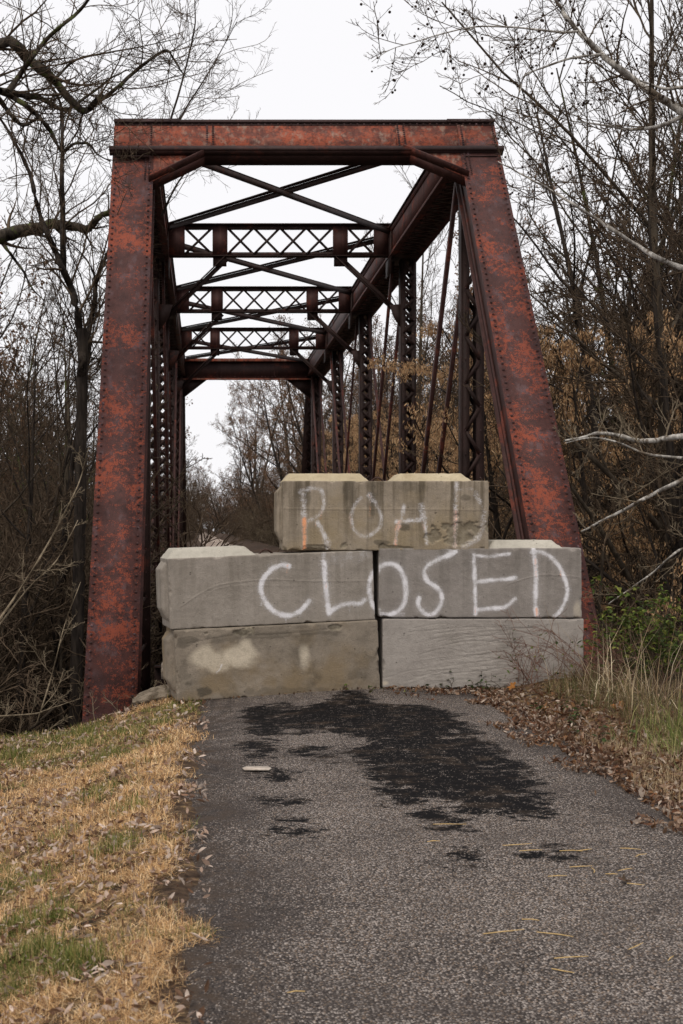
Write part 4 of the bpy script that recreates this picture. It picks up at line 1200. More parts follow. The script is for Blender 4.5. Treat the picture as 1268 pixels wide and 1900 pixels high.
# right wood
frR = lambda x, y: 0.08 * y + 2.5 < x < 0.36 * y + 1.5
scatter(20, 5.6, 15, 17, 40, TALL + ['dense1'], 'bare_tree', 'bare grey-brown tree in the wood right of the bridge', 'tree', 'bare trees right of the bridge', 0.8, 1.1, 1.4, test=lambda x, y: 0.19 * y + 2.6 < x < 0.36 * y + 1.5)
scatter(9, 7, 13, 20, 34, ['tall1', 'tall3', 'dense1'], 'bare_tree', 'tall bare tree filling the upper right behind the sycamore', 'tree', 'tall trees behind the sycamore', 1.0, 1.2, 1.2, test=lambda x, y: y > 25 and 0.24 * y + 1.5 < x < 0.36 * y + 1.0)
scatter(52, 6, 40, 40, 110, DENSE, 'bare_tree', 'slender leafless tree deep in the wood right of the bridge', 'tree', 'far trees right of the bridge', 0.8, 1.15, 2.3, test=frR)
for px_, Y_, s_, lab in ((1060, 28.0, 1.16, 'seed-hung tree nearest the upper half of the right end post'), (1120, 26.0, 1.12, 'seed-hung tree behind the upper pale limb on the right'), (1190, 23.0, 1.08, 'tall seed-hung tree below the sycamore on the right'), (1258, 20.6, 0.95, 'seed-hung tree at the right edge of the picture')):
    put('elder0' if s_ > 0.96 else 'elder1', 'box_elder', (px_ - VX) * Y_ / F, Y_, s_, lab, 'tree', 'seed-hung trees right of the bridge', 0.04)
scatter(15, 7.3, 18, 36, 76, ['elder0', 'elder1'], 'box_elder', 'small tree hung with tan seeds seen between the right truss members', 'tree', 'seed-hung trees behind the right truss', 0.95, 1.25, 1.8, test=lambda x, y: 0.11 * y < x < 0.22 * y)
scatter(16, 5.5, 22, 38, 80, ['elder0', 'elder1', 'beech0'], 'box_elder', 'brown-hung tree far back in the wood right of the bridge', 'tree', 'far seed-hung trees right of the bridge', 0.8, 1.1, 2.4, test=lambda x, y: 0.05 * y + 3.5 < x < 0.3 * y + 1.0)
scatter(44, 5.2, 14, 16.6, 36, THK, 'bare_shrub', 'twiggy leafless shrub in the thicket right of the bridge', 'shrub', 'shrubs of the right thicket', 0.9, 1.4, 0.6, 0.25, test=lambda x, y: 0.11 * y + 3.0 < x < 0.37 * y + 1.5)
scatter(54, 6, 38, 34, 100, ['brush0', 'thicket2', 'brush0', 'beech1'], 'bare_shrub', 'twiggy leafless shrub far back in the right wood', 'shrub', 'far shrubs of the right wood', 1.1, 2.0, 1.3, 0.25, test=frR)
# beyond the bridge, both sides of the trail
trail = lambda y: 1.47 - 0.013 * (y - 60)
scatter(32, 2, 26, 72, 170, ['beech0', 'beech1', 'dense0', 'tall2'], 'trailside_tree', 'brown-leaved tree right of the trail beyond the bridge', 'tree', 'trees right of the far trail', 1.15, 1.6, 2.3, test=lambda x, y: trail(y) + 4.2 < x < trail(y) + 5 + 0.10 * y)
scatter(16, -16, 1, 75, 180, ['tall2', 'dense0', 'beech1'], 'trailside_tree', 'leafless tree left of the trail beyond the bridge', 'tree', 'trees left of the far trail', 0.6, 0.85, 2.6, test=lambda x, y: trail(y) - 6 - 0.03 * y < x < trail(y) - 3.4)
scatter(26, -16, 18, 160, 300, ['dense0', 'dense1', 'beech0'], 'distant_tree', 'distant tree closing the end of the trail', 'tree', 'distant trees at the end of the trail', 0.85, 1.2, 3.5, test=lambda x, y: abs(x - trail(y)) > 2.2 or y > 240)
scatter(18, 6.5, 24, 58, 112, ['dense0', 'dense1', 'tall0', 'tall3'], 'bare_tree', 'tall leafless tree seen between the far right truss members', 'tree', 'tall trees behind the far right truss', 1.1, 1.45, 2.0, test=lambda x, y: 0.075 * y + 1.2 < x < 0.2 * y)
scatter(46, -10, 24, 120, 310, ['dense0', 'dense1', 'beech0', 'beech1'], 'distant_tree', 'brown distant tree in the mass behind the far trail', 'tree', 'tree mass behind the far trail', 0.7, 1.05, 2.6, test=lambda x, y: -0.035 * y < x < 0.075 * y and (abs(x - trail(y)) > 2.6 or y > 250))
scatter(40, -9, 22, 110, 280, ['brush0'], 'distant_shrub', 'distant leafless shrub in the mass behind the far trail', 'shrub', 'shrub mass behind the far trail', 0.8, 1.5, 2.0, 0.2, test=lambda x, y: -0.035 * y < x < 0.075 * y and (abs(x - trail(y)) > 2.2 or y > 250))
scatter(30, -8, 14, 72, 170, ['brush0', 'thicket1', 'thicket2'], 'trailside_shrub', 'leafless shrub beside the trail beyond the bridge', 'shrub', 'shrubs along the far trail', 0.55, 1.0, 1.3, 0.2, test=lambda x, y: 2.8 < abs(x - trail(y)) < 8)

# ------------------------------------------------------------------ guided trees: limbs follow what the photograph shows
def guided(name, label, limbs, Yd, bark, twig, spec, seed, trunk=None, balls=0, limb_mat=None):
    """limbs: list of (list of (px, py), start radius m, end radius m, depth offset at start, at end)"""
    rnd = random.Random(seed)
    st = []
    for (pp_, r0, r1, d0, d1) in limbs:
        pts = catmull(pp_, 4); n = len(pts)
        w3 = []
        for k, (x, y) in enumerate(pts):
            f = k / (n - 1); Y = Yd + d0 + (d1 - d0) * f + 0.15 * math.sin(k * 1.3 + seed)
            q = P(x, y, Y); w3.append((q[0] + rnd.uniform(-1, 1) * r0 * 0.08, q[1], q[2] + rnd.uniform(-1, 1) * r0 * 0.08))
        st.append((w3, [(r0 + (r1 - r0) * k / (n - 1)) * 0.72 * rnd.uniform(0.95, 1.06) for k in range(n)]))
    base = trunk[0]
    rootE = empty(name, (base[0], base[1], base[2])); tag(rootE, label, 'tree')
    tr = []
    if trunk:
        tp = trunk[1]
        n = len(tp); tr = [(tp, [trunk[2] + (trunk[3] - trunk[2]) * k / (n - 1) for k in range(n)])]
    lv = grow(rnd, st, spec)
    off = np.array(base)
    v, q = tubes(tr, 12); V, Q = [v], [q]; n = len(v)
    link_mesh('trunk', mesh_arrays('trunk', v - off, q, True), M[bark], rootE)
    for b in st:
        v, q = tubes([b], 8)
        link_mesh('limb', mesh_arrays('limb', v - off, q, True), M[limb_mat or bark], rootE)
    V, Q, n = [], [], 0
    for l in range(1, len(lv)):
        if lv[l]:
            v, q = tubes(lv[l], 4 if l == 1 else 3); V.append(v); Q.append(q + n); n += len(v)
    cr = link_mesh('crown', mesh_arrays('crown', np.concatenate(V) - off, np.concatenate(Q), False), M[twig], rootE)
    if balls:
        mb = MB(); tw = lv[-1] + lv[-2]
        import bmesh
        bm = bmesh.new(); bmesh.ops.create_icosphere(bm, subdivisions=1, radius=0.019)
        sv = np.array([v_.co[:] for v_ in bm.verts]); sf = np.array([[v_.index for v_ in f.verts] for f in bm.faces]); bm.free()
        vs, fs = [], []
        for k in range(balls):
            b = rnd.choice(tw)[0][-1]
            vs.append(sv * rnd.uniform(0.75, 1.15) + np.array((b[0], b[1], b[2] - 0.05))); fs.append(sf + k * len(sv))
            vs_ = None
        o = link_mesh('seed_balls', mesh_arrays('seed_balls', np.concatenate(vs) - off, np.concatenate(fs), True), M['seed_ball'], cr)
        o['kind'] = 'stuff'
        st_ = [([(p_[0], p_[1], p_[2]), (p_[0], p_[1], p_[2])], [0.001, 0.001]) for p_ in []]
    return rootE

gs = [dict(per_m=4.4, n=0, len=0.30, abs=1.4, ang=48, seg=6, wander=0.20, up=0.06, rr=0.34, tip=0.004, t0=0.04),
      sp(7, 0.48, 45, 4, 0.22, 0.05, 0.6, 0.0028, 0.12), sp(4, 0.5, 42, 3, 0.25, 0.03, 0.7, 0.0020, 0.12)]
Yd = 17.0
bx = P(-330, 700, Yd)
guided('gnarled_tree', 'gnarled tree with dark lichen-flecked boughs arching in from the upper left', [
    ([(-330,300),(-150,190),(0,80),(55,112),(100,150),(150,204),(182,186),(188,175)], 0.125, 0.036, 0, 0.5),
    ([(180,190),(215,165),(260,125),(305,94),(322,108),(335,130),(345,142)], 0.04, 0.010, 0.5, 0.8),
    ([(100,150),(140,112),(200,98),(255,88),(330,72)], 0.026, 0.007, 0.2, 1.0),
    ([(15,170),(55,113),(95,65),(150,18),(175,-20)], 0.05, 0.02, 0, -0.5),
    ([(-330,120),(-100,150),(0,168),(40,176),(75,182),(115,203),(140,195),(200,150),(240,128)], 0.08, 0.010, 0, 0.7),
    ([(0,168),(40,190),(70,215),(95,245),(115,280),(140,266),(165,268),(180,285),(205,300)], 0.052, 0.009, 0, 0.4),
    ([(0,185),(18,210),(42,232),(60,225),(75,215)], 0.045, 0.02, 0, 0.2)],
    Yd, 'bark_moss', 'twig', gs, 5, (( bx[0], Yd, -3.8), [(bx[0], Yd, -4.2), (bx[0] + 0.1, Yd, -1), (bx[0] - 0.05, Yd, 2), (bx[0] + 0.05, Yd + 0.1, 5), (bx[0], Yd, 8.5)], 0.34, 0.15))
bx2 = P(-260, 900, 22.5)
guided('mossy_tree', 'tree reaching one thick green mossy bough in from the left edge', [
    ([(-260,560),(-120,470),(0,440),(35,430),(70,424),(100,416),(135,421),(165,424),(182,405),(205,391),(260,360)], 0.185, 0.046, 0, 0.2),
    ([(0,445),(25,478),(45,505),(60,535),(85,560)], 0.042, 0.011, 0, 0.3)],
    22.5, 'bark_moss', 'twig', [dict(gs[0], per_m=1.6, abs=0.8)] + gs[1:], 8, ((bx2[0], 22.5, -4.4), [(bx2[0], 22.5, -5), (bx2[0] - 0.1, 22.5, 0), (bx2[0] + 0.05, 22.5, 4), (bx2[0] - 0.1, 22.5, 9)], 0.32, 0.16))
# forked tree standing close behind the left end post
b3 = P(140, 1330, 21)
guided('forked_tree', 'dark forked tree rising close beside the left end post', [
    ([(150,720),(152,650),(140,560),(118,500),(95,450),(72,390),(55,320),(20,250),(-20,190)], 0.10, 0.024, 0, 0),
    ([(118,500),(117,420),(115,330),(116,260),(112,190),(70,120)], 0.07, 0.015, 0, 0.5),
    ([(152,740),(158,680),(165,620),(175,560),(180,520),(200,470),(235,400),(290,300),(330,180),(360,60),(362,0)], 0.07, 0.012, 0.1, 3.0),
    ([(180,520),(160,480),(130,450)], 0.025, 0.008, 0.1, 0.4),
    ([(300,290),(340,210),(390,130),(440,40)], 0.03, 0.008, 2.6, 3.5),
    ([(300,400),(330,340),(375,285),(420,235)], 0.03, 0.008, 2.6, 3.5)],
    21.0, 'bark_dark', 'twig', [dict(gs[0], per_m=3.6, abs=1.8)] + gs[1:], 14, ((b3[0], 21, -4.6), [P(138,1420,21), P(140,1330,21), P(146,1100,21), P(150,900,21), P(152,760,21), P(155,655,21), P(153,610,21)], 0.10, 0.072))
# sycamore on the right
bx4 = P(1620, 900, 17)
guided('sycamore_tree', 'sycamore reaching white-barked limbs with dangling seed balls in from the right', [
    ([(1620,330),(1400,270),(1268,207),(1205,168),(1150,128),(1100,85),(1070,55),(1045,22),(1025,-15)], 0.088, 0.025, 0, 0.3),
    ([(1072,58),(1040,60),(1000,55),(940,50),(880,50),(820,63),(770,78),(725,92),(690,115)], 0.022, 0.004, 0.2, 0.0),
    ([(1120,100),(1060,108),(1010,125),(975,140),(965,170),(955,190),(930,210)], 0.022, 0.005, 0.2, -0.3),
    ([(880,52),(850,65),(830,90),(818,120)], 0.010, 0.003, 0.1, -0.2),
    ([(1620,620),(1400,540),(1268,498),(1215,475),(1150,435),(1090,395),(1020,352),(970,325),(925,300)], 0.065, 0.009, 1.0, 2.0),
    ([(1500,260),(1330,175),(1268,163),(1235,165),(1190,150)], 0.05, 0.014, 0.0, -0.3),
    ([(1268,215),(1220,235),(1170,240),(1120,232),(1060,225)], 0.04, 0.010, 0.0, 0.6)],
    17.0, 'bark_white', 'twig', [dict(gs[0], per_m=3.0, abs=1.3)] + gs[1:], 21,
    ((bx4[0], 17.0, -3.2), [(bx4[0], 17, -4), (bx4[0] + 0.1, 17, 0), (bx4[0] - 0.1, 17, 3), (bx4[0], 17, 6.5)], 0.36, 0.16), balls=300)
bx5 = P(1560, 1050, 15.2)
guided('pale_limbed_tree', 'tree stretching two low pale limbs in from the right edge', [
    ([(1560,800),(1400,805),(1268,809),(1220,817),(1180,818),(1150,808),(1110,804),(1080,812),(1048,818)], 0.056, 0.016, 0, 0.6),
    ([(1268,850),(1200,842),(1150,822),(1100,812),(1050,822)], 0.022, 0.008, 0, 0.4),
    ([(1560,770),(1400,830),(1268,890),(1210,918),(1160,945),(1120,965),(1080,986)], 0.045, 0.015, 0, 0.5),
    ([(1560,1040),(1400,960),(1310,1010),(1262,1020),(1215,1060),(1180,1085),(1130,1120)], 0.028, 0.008, -0.4, 0.3)],
    15.2, 'bark_white', 'twig_pale', [dict(gs[0], per_m=2.2, abs=0.8)] + gs[1:], 31,
    ((bx5[0], 15.2, -2.8), [(bx5[0], 15.2, -3.6), (bx5[0] - 0.1, 15.2, -1), (bx5[0] + 0.1, 15.2, 2), (bx5[0], 15.2, 4.5)], 0.22, 0.12))
# leaning saplings on the left bank
b6 = P(-20, 1350, 15.2)
guided('leaning_sapling', 'thin leaning saplings crossing in front of the left wood', [
    ([(-30,1190),(40,1090),(100,990),(145,900),(165,830)], 0.020, 0.008, 0, 1.0),
    ([(-40,1210),(50,1095),(105,1040),(145,965)], 0.016, 0.006, 0.1, 0.6),
    ([(-20,1330),(60,1325),(85,1318),(120,1306),(150,1296)], 0.014, 0.005, -0.6, -0.4),
    ([(70,1340),(100,1240),(120,1160),(150,1080)], 0.014, 0.006, -0.3, 0.2)],
    15.2, 'twig_pale', 'twig_pale', [dict(gs[0], per_m=2.2, abs=0.5)] + gs[1:], 41,
    ((b6[0], 15.2, -1.6), [P(-60,1420,15.2), P(-40,1300,15.2), P(-30,1190,15.2)], 0.03, 0.02))

# ------------------------------------------------------------------ ground cover
rs = np.random.RandomState(9)
def blades(n, pos, hgt, wid, cols, lean=0.8, seed=0, flat=0.25):
    """curved grass blades, two quads each"""
    r_ = np.random.RandomState(seed)
    az = r_.uniform(0, 2 * math.pi, n); d = np.stack([np.cos(az), np.sin(az), np.zeros(n)], -1)
    s = np.stack([-np.sin(az), np.cos(az), np.zeros(n)], -1)
    tilt = np.abs(r_.normal(0, lean, n))[:, None]
    h = (hgt * r_.uniform(0.5, 1.3, n))[:, None]; w = (wid * r_.uniform(0.6, 1.3, n))[:, None]
    tw = r_.uniform(-1.2, 1.2, n)[:, None]; sd = s * np.cos(tw) + d * np.sin(tw)
    up = np.array([[0, 0, 1.0]])
    lying = (r_.uniform(0, 1, n) < flat)[:, None]
    t1 = np.where(lying, r_.uniform(0.9, 1.5, (n, 1)), np.minimum(tilt * 0.6, 1.5)); t2 = np.where(lying, r_.uniform(1.2, 1.75, (n, 1)), np.minimum(tilt * 1.3, 1.62))
    m = pos + h * 0.5 * (d * np.sin(t1) + up * np.cos(t1))
    e = m + h * 0.5 * (d * np.sin(t2) + up * np.cos(t2))
    v = np.stack([pos - sd * w, pos + sd * w, m + sd * w * 0.8, m - sd * w * 0.8, e + sd * w * 0.15, e - sd * w * 0.15], 1)
    i = np.arange(n)[:, None] * 6
    q = np.concatenate([i + np.array([[0, 1, 2, 3]]), i + np.array([[3, 2, 4, 5]])])
    cols = np.array(cols); c_ = cols[r_.randint(0, len(cols), n)] * r_.uniform(0.7, 1.25, (n, 1))
    return v.reshape(-1, 3), q, np.repeat(c_, 6, 0)
def join(lst):
    V, Q, Cc, n = [], [], [], 0
    for v, q, c_ in lst: V.append(v); Q.append(q + n); Cc.append(c_); n += len(v)
    return np.concatenate(V), np.concatenate(Q), np.concatenate(Cc)
def on_ground(x, y, dz=0.0): return np.stack([x, y, np.maximum(ground_z(x, y), np.where((x > -0.1) & (x < 2.5) & (y < 14.2), -0.005 - dip(x, y), -99)) + dz], -1)

straw_c = [(0.74, 0.47, 0.22), (0.84, 0.57, 0.30), (0.62, 0.37, 0.16), (0.40, 0.22, 0.10), (0.90, 0.68, 0.42), (0.22, 0.125, 0.065)]
green_c = [(0.12, 0.14, 0.03), (0.17, 0.19, 0.045), (0.24, 0.24, 0.07), (0.08, 0.10, 0.022), (0.45, 0.34, 0.16)]
N = 230000
# sample in a way that puts more blades close to the camera
yy = 3.2 * (13.3 / 3.2) ** rs.uniform(0, 1, N); xx = 0.10 - rs.uniform(0, 1, N) ** 1.1 * (0.5 + 0.155 * yy)
p3 = np.stack([xx, yy, xx * 0], -1)
edge_n = -0.06 + 0.34 * (fbm(p3, 1.6, 51, 3) - 0.5) + 0.26 * (vnoise(p3, 6, 52) - 0.5)
dens = sm(-0.02, -0.16, xx - edge_n) if False else 1 - sm(-0.16, 0.02, xx - edge_n)
bare = 1 - 0.94 * sm(0.52, 0.60, fbm(p3, 5.5, 53, 4)) * (rs.uniform(0, 1, N) < 0.97)
gm = sm(0.62, 0.76, fbm(p3, 1.9, 54, 4) + 0.30 * sm(8.8, 11.2, yy))
keep = rs.uniform(0, 1, N) < dens * bare
isg = (rs.uniform(0, 1, N) < gm * 0.8) & keep; isd = keep & ~isg
pd = on_ground(xx[isd], yy[isd], -0.004); pg = on_ground(xx[isg], yy[isg], -0.004)
sd_ = np.clip(yy / 7, 0.7, 1.5)
v1 = blades(len(pd), pd + np.array([[0, 0, 1.0]]) * rs.uniform(0, 0.022, (len(pd), 1)), 0.052, 0.0015 * sd_[isd], straw_c, 1.3, 1, 0.72)
o = link_mesh('dry_grass', None or mesh_arrays('dry_grass', v1[0], v1[1], False, {'col': v1[2]}), M['blade'])
tag(o, 'short straw-coloured dead grass on the left verge', 'grass', kind='stuff')
tufts = []
for (tx, ty, n_) in [(215,1622,500),(200,1430,420),(250,1400,300),(300,1310,500),(60,1800,500),(130,1850,600),(20,1720,350),(110,1560,200),(330,1320,400),(170,1500,160),(240,1540,180),(70,1640,200),(160,1345,400),(30,1370,400),(90,1720,300)]:
    cx, cy = G(tx, ty, -0.15 if ty > 1450 else -0.25)
    a = rs.normal(0, 1, (n_, 2)) * np.array([0.06, 0.09]) * (0.6 + cy * 0.06)
    q = on_ground(cx + a[:, 0], cy + a[:, 1], -0.004)
    tufts.append(blades(n_, q, 0.085 * (0.8 + 0.02 * cy), 0.0024, green_c + [(0.13, 0.17, 0.035), (0.30, 0.26, 0.08)], 0.8, tx, 0.1))
v2 = join([blades(len(pg), pg, 0.055, 0.0016 * sd_[isg], green_c, 1.0, 2, 0.3)] + tufts)
o = link_mesh('green_grass', mesh_arrays('green_grass', v2[0], v2[1], False, {'col': v2[2]}), M['blade'])
tag(o, 'green grass tufts among the dead grass on the left verge', 'grass', kind='stuff')

def litter(n, pos, size, cols, seed, flat=0.35):
    """small curled dead leaves: six-sided, folded along the midrib"""
    r_ = np.random.RandomState(seed)
    az = r_.uniform(0, 2 * math.pi, n); el = r_.normal(0, flat, n)
    d = np.stack([np.cos(az) * np.cos(el), np.sin(az) * np.cos(el), np.sin(el)], -1)
    up = np.array([0, 0, 1.0]) + r_.normal(0, flat, (n, 3)); s = np.cross(d, up); s /= np.linalg.norm(s, axis=1, keepdims=True)
    nn = np.cross(s, d)
    L = (size * r_.uniform(0.5, 1.5, n))[:, None]; W = L * r_.uniform(0.25, 0.5, (n, 1)); K = W * r_.uniform(-0.2, 0.9, (n, 1))
    b = pos
    cur = L * r_.uniform(-0.1, 0.35, (n, 1))
    v = np.stack([b - d * L, b - d * L * 0.25, b + d * L * 0.35, b + d * L + nn * cur, b - d * L * 0.35 + s * W + nn * K, b + d * L * 0.3 + s * W * 0.85 + nn * (K + cur * 0.4), b - d * L * 0.35 - s * W + nn * K, b + d * L * 0.3 - s * W * 0.85 + nn * (K + cur * 0.4)], 1)
    i = np.arange(n)[:, None] * 8
    q = np.concatenate([i + np.array([[0, 1, 4, 4]])[:, [0, 1, 2, 2]] if False else i + np.array([[1, 2, 5, 4]]), i + np.array([[1, 6, 7, 2]])])
    tri = np.concatenate([i + np.array([[0, 1, 4]]), i + np.array([[2, 3, 5]]), i + np.array([[0, 6, 1]]), i + np.array([[2, 7, 3]])])
    cols = np.array(cols); c_ = cols[r_.randint(0, len(cols), n)] * r_.uniform(0.65, 1.25, (n, 1))
    return v.reshape(-1, 3), [q, tri], np.repeat(c_, 8, 0)
dead_c = [(0.42, 0.29, 0.22), (0.54, 0.41, 0.33), (0.26, 0.15, 0.095), (0.16, 0.085, 0.05), (0.64, 0.52, 0.44)]
n = 10000
yy = 3.6 * (13.2 / 3.6) ** rs.uniform(0, 1, n); xx = 0.02 - rs.uniform(0, 1, n) ** 0.9 * (0.3 + 0.16 * yy)
p3 = np.stack([xx, yy, xx * 0], -1)
k = rs.uniform(0, 1, n) < (0.10 + 0.9 * sm(0.44, 0.58, fbm(p3, 1.8, 61, 4))) * (0.35 + 0.9 * sm(5, 8.5, yy))
xx, yy = xx[k], yy[k]
v = litter(len(xx), on_ground(xx, yy, 0.030), 0.013 + 0.0009 * yy, dead_c, 4, 0.55)
tag(link_mesh('leaf_litter', mesh_arrays('leaf_litter', v[0], v[1], False, {'col': v[2]}), M['leaf']), 'small pale dead leaves scattered over the left verge', 'dead leaves', kind='stuff')
# right verge: thick leaf litter
n = 17000
yy = rs.uniform(5.2, 13.6, n); off = rs.gamma(2.0, 0.28, n) - 0.45
p3 = np.stack([off, yy, yy * 0], -1)
xx = 2.42 + off + 0.35 * (vnoise(p3 * np.array([0, 1, 0]), 0.9, 71) - 0.5)
xx -= 0.45 * sm(11.3, 12.6, yy) * rs.uniform(0, 1, n)
p3 = np.stack([xx, yy, xx * 0], -1)
k = (rs.uniform(0, 1, n) < np.where(xx < 2.3, 0.35 * sm(0.50, 0.60, fbm(p3, 3, 72, 4)) * 2.6, 0.9)) & ((yy < 12.66) | (xx > 3.45))
xx, yy = xx[k], yy[k]
v = litter(len(xx), on_ground(xx, yy, 0.015 + 0.02 * rs.uniform(0, 1, len(xx))), 0.0155 + 0.011 * rs.uniform(0, 1, len(xx)) ** 3, [(0.32, 0.21, 0.145), (0.40, 0.28, 0.20), (0.16, 0.07, 0.036), (0.08, 0.038, 0.024), (0.22, 0.11, 0.05), (0.50, 0.40, 0.32), (0.12, 0.06, 0.036), (0.20, 0.12, 0.075)], 5, 0.7)
tag(link_mesh('leaf_litter', mesh_arrays('leaf_litter', v[0], v[1], False, {'col': v[2]}), M['leaf']), 'thick brown leaf litter along the right road edge', 'dead leaves', kind='stuff')
n = 420  # dark leaf crumbs added along the block feet to deepen the contact shadow
xx = rs.uniform(-0.25, 3.3, n); yy = np.where(xx < 1.56, 12.41 + 0.147 * (xx + 0.27), 12.69) - np.abs(rs.normal(0, 0.035, n)) - 0.015
k = rs.uniform(0, 1, n) < 0.25 + 0.75 * sm(1.2, 2.6, xx); xx, yy = xx[k], yy[k]
v = litter(len(xx), np.stack([xx, yy, 0.018 - dip(xx, yy)], -1), 0.014, [(0.10, 0.055, 0.035), (0.06, 0.035, 0.024), (0.20, 0.11, 0.06), (0.28, 0.2, 0.15)], 6, 0.7)
tag(link_mesh('leaf_litter', mesh_arrays('leaf_litter', v[0], v[1], False, {'col': v[2]}), M['leaf']), 'dark crumbs of dead leaves added as contact shade along the foot of the blocks', 'dead leaves', kind='stuff')
# right verge grass: dry low grass, then tall mixed grass
n = 9000
yy = rs.uniform(5.5, 9.6, n); xx = 2.5 + np.abs(rs.normal(0, 0.35, n)) + 0.12 * np.sin(yy * 3)
v1 = blades(n, on_ground(xx, yy, -0.004), 0.07, 0.0017, [(0.55, 0.42, 0.26), (0.46, 0.33, 0.19), (0.36, 0.24, 0.13), (0.62, 0.50, 0.33)], 1.0, 6)
n = 5200
yy = rs.uniform(8.3, 13.3, n); xx = 2.95 + np.abs(rs.normal(0, 0.5, n)) - 0.08 * (yy - 10) + 0.45 * sm(11.8, 12.6, yy)
k = (yy < 12.6) | (xx > 3.42); xx, yy = xx[k], yy[k]
v2 = blades(len(xx), on_ground(xx, yy, -0.01), 0.20, 0.0020, [(0.22, 0.16, 0.08), (0.34, 0.25, 0.13), (0.085, 0.09, 0.025), (0.07, 0.08, 0.02), (0.13, 0.085, 0.045), (0.09, 0.055, 0.03)], 1.3, 7, 0.3)
n = 900
yy = rs.normal(8.9, 0.35, n); xx = rs.normal(3.10, 0.16, n)
v3 = blades(n, on_ground(xx, yy, -0.01), 0.22, 0.0028, [(0.16, 0.19, 0.05), (0.22, 0.24, 0.07), (0.11, 0.14, 0.035), (0.40, 0.36, 0.15)], 0.6, 8)
n = 130
yy = rs.normal(11.2, 0.5, n); xx = rs.normal(3.35, 0.2, n)
v4 = blades(n, on_ground(xx, yy, -0.01), 0.62, 0.0028, [(0.58, 0.48, 0.33), (0.46, 0.36, 0.22), (0.3, 0.21, 0.12)], 1.0, 9, 0.15)
v = join([v1, v2, v3, v4])
tag(link_mesh('verge_grass', mesh_arrays('verge_grass', v[0], v[1], False, {'col': v[2]}), M['blade']), 'tall tangled dry and green grass on the right verge', 'grass', kind='stuff')

# ------------------------------------------------------------------ leafy bush, brambles, weeds
def leaf_fan(n, pos, L, W, cols, seed, droop=0.2):
    r_ = np.random.RandomState(seed)
    d = r_.normal(0, 1, (n, 3)); d[:, 2] = d[:, 2] * 0.35 - droop; d /= np.linalg.norm(d, axis=1, keepdims=True)
    up = np.array([0, 0, 1.0]) + r_.normal(0, 0.35, (n, 3)); s = np.cross(d, up); s /= np.linalg.norm(s, axis=1, keepdims=True); nn = np.cross(s, d)
    l = (L * r_.uniform(0.6, 1.25, n))[:, None]; w = (W * r_.uniform(0.7, 1.2, n))[:, None]
    v = np.stack([pos, pos + d * l * 0.3 + s * w + nn * w * 0.3, pos + d * l * 0.7 + s * w * 0.8 + nn * w * 0.25, pos + d * l - nn * l * 0.12, pos + d * l * 0.7 - s * w * 0.8 + nn * w * 0.25, pos + d * l * 0.3 - s * w + nn * w * 0.3], 1)
    i = np.arange(n)[:, None] * 6
    q = np.concatenate([i + np.array([[0, 1, 2, 3]]), i + np.array([[0, 3, 4, 5]])])
    cols = np.array(cols); c_ = cols[r_.randint(0, len(cols), n)] * r_.uniform(0.7, 1.25, (n, 1))
    return v.reshape(-1, 3), q, np.repeat(c_, 6, 0)

def leafy_plant(name, label, cat, base, stems, hgt, spread, nleaf, L, W, cols, seed, stem_mat='twig', up=0.02, group=None, rad=0.006, toward=(0, 0), spec=None, wander=0.22):
    rnd = random.Random(seed)
    root_ = empty(name, base); tag(root_, label, cat, group)
    st = [walk(rnd, (rnd.uniform(-1, 1) * spread * 0.35, rnd.uniform(-1, 1) * spread * 0.25, -0.05), (rnd.uniform(-1, 1) * spread + toward[0], rnd.uniform(-1, 1) * spread + toward[1], 1.0), hgt * rnd.uniform(0.6, 1.1), 8, wander, up - 0.03, rad, 0.002) for _ in range(stems)]
    lv = grow(rnd, st, spec or [sp(6, 0.45, 50, 4, 0.25, 0.0, 0.6, 0.0015, 0.2), sp(3, 0.5, 45, 3, 0.25, 0.0, 0.7, 0.0012, 0.2)])
    V, Q, n_ = [], [], 0
    for l, k_ in zip(lv, (5, 3, 3)):
        if l:
            v_, q_ = tubes(l, k_); V.append(v_); Q.append(q_ + n_); n_ += len(v_)
    so = link_mesh('stems', mesh_arrays('stems', np.concatenate(V), np.concatenate(Q)), M[stem_mat], root_); so['kind'] = 'stuff'
    if nleaf:
        r_ = np.random.RandomState(seed); tw = lv[-1] + lv[-2]
        ps = np.array([(lambda b: b[0][r_.randint(1, len(b[0]))])(tw[r_.randint(0, len(tw))]) for _ in range(nleaf)])
        v_ = leaf_fan(nleaf, ps, L, W, cols, seed)
        lo = link_mesh('foliage', mesh_arrays('foliage', v_[0], v_[1], False, {'col': v_[2]}), M['leaf'], root_); lo['kind'] = 'stuff'
    return root_
gl = [(0.07, 0.11, 0.018), (0.11, 0.15, 0.026), (0.21, 0.23, 0.045), (0.04, 0.065, 0.015)]
leafy_plant('honeysuckle_bush', 'bright green leafy bush at the foot of the right end post', 'bush', (3.95, 12.75, 0.0), 22, 1.0, 0.6, 1150, 0.06, 0.017, gl, 3, 'twig', toward=(0.15, -0.1))
leafy_plant('honeysuckle_bush', 'darker green bush at the right edge beyond the tall grass', 'bush', (4.75, 13.3, -0.3), 18, 1.2, 0.6, 1000, 0.055, 0.016, gl, 5, 'twig')
leafy_plant('bramble', 'thin reddish bramble stems leaning on the lower right concrete block', 'bramble', (3.0, 12.50, 0.0), 16, 0.72, 0.7, 44, 0.035, 0.012, gl, 7, 'twig_red', rad=0.0032, toward=(0.1, 0), up=0.0, group=None)
leafy_plant('bramble', 'arching bramble canes beside the right end of the blocks', 'bramble', (3.62, 12.3, 0.0), 18, 1.0, 0.7, 60, 0.035, 0.012, gl, 9, 'twig_red', rad=0.004, toward=(-0.15, -0.1), up=-0.02)
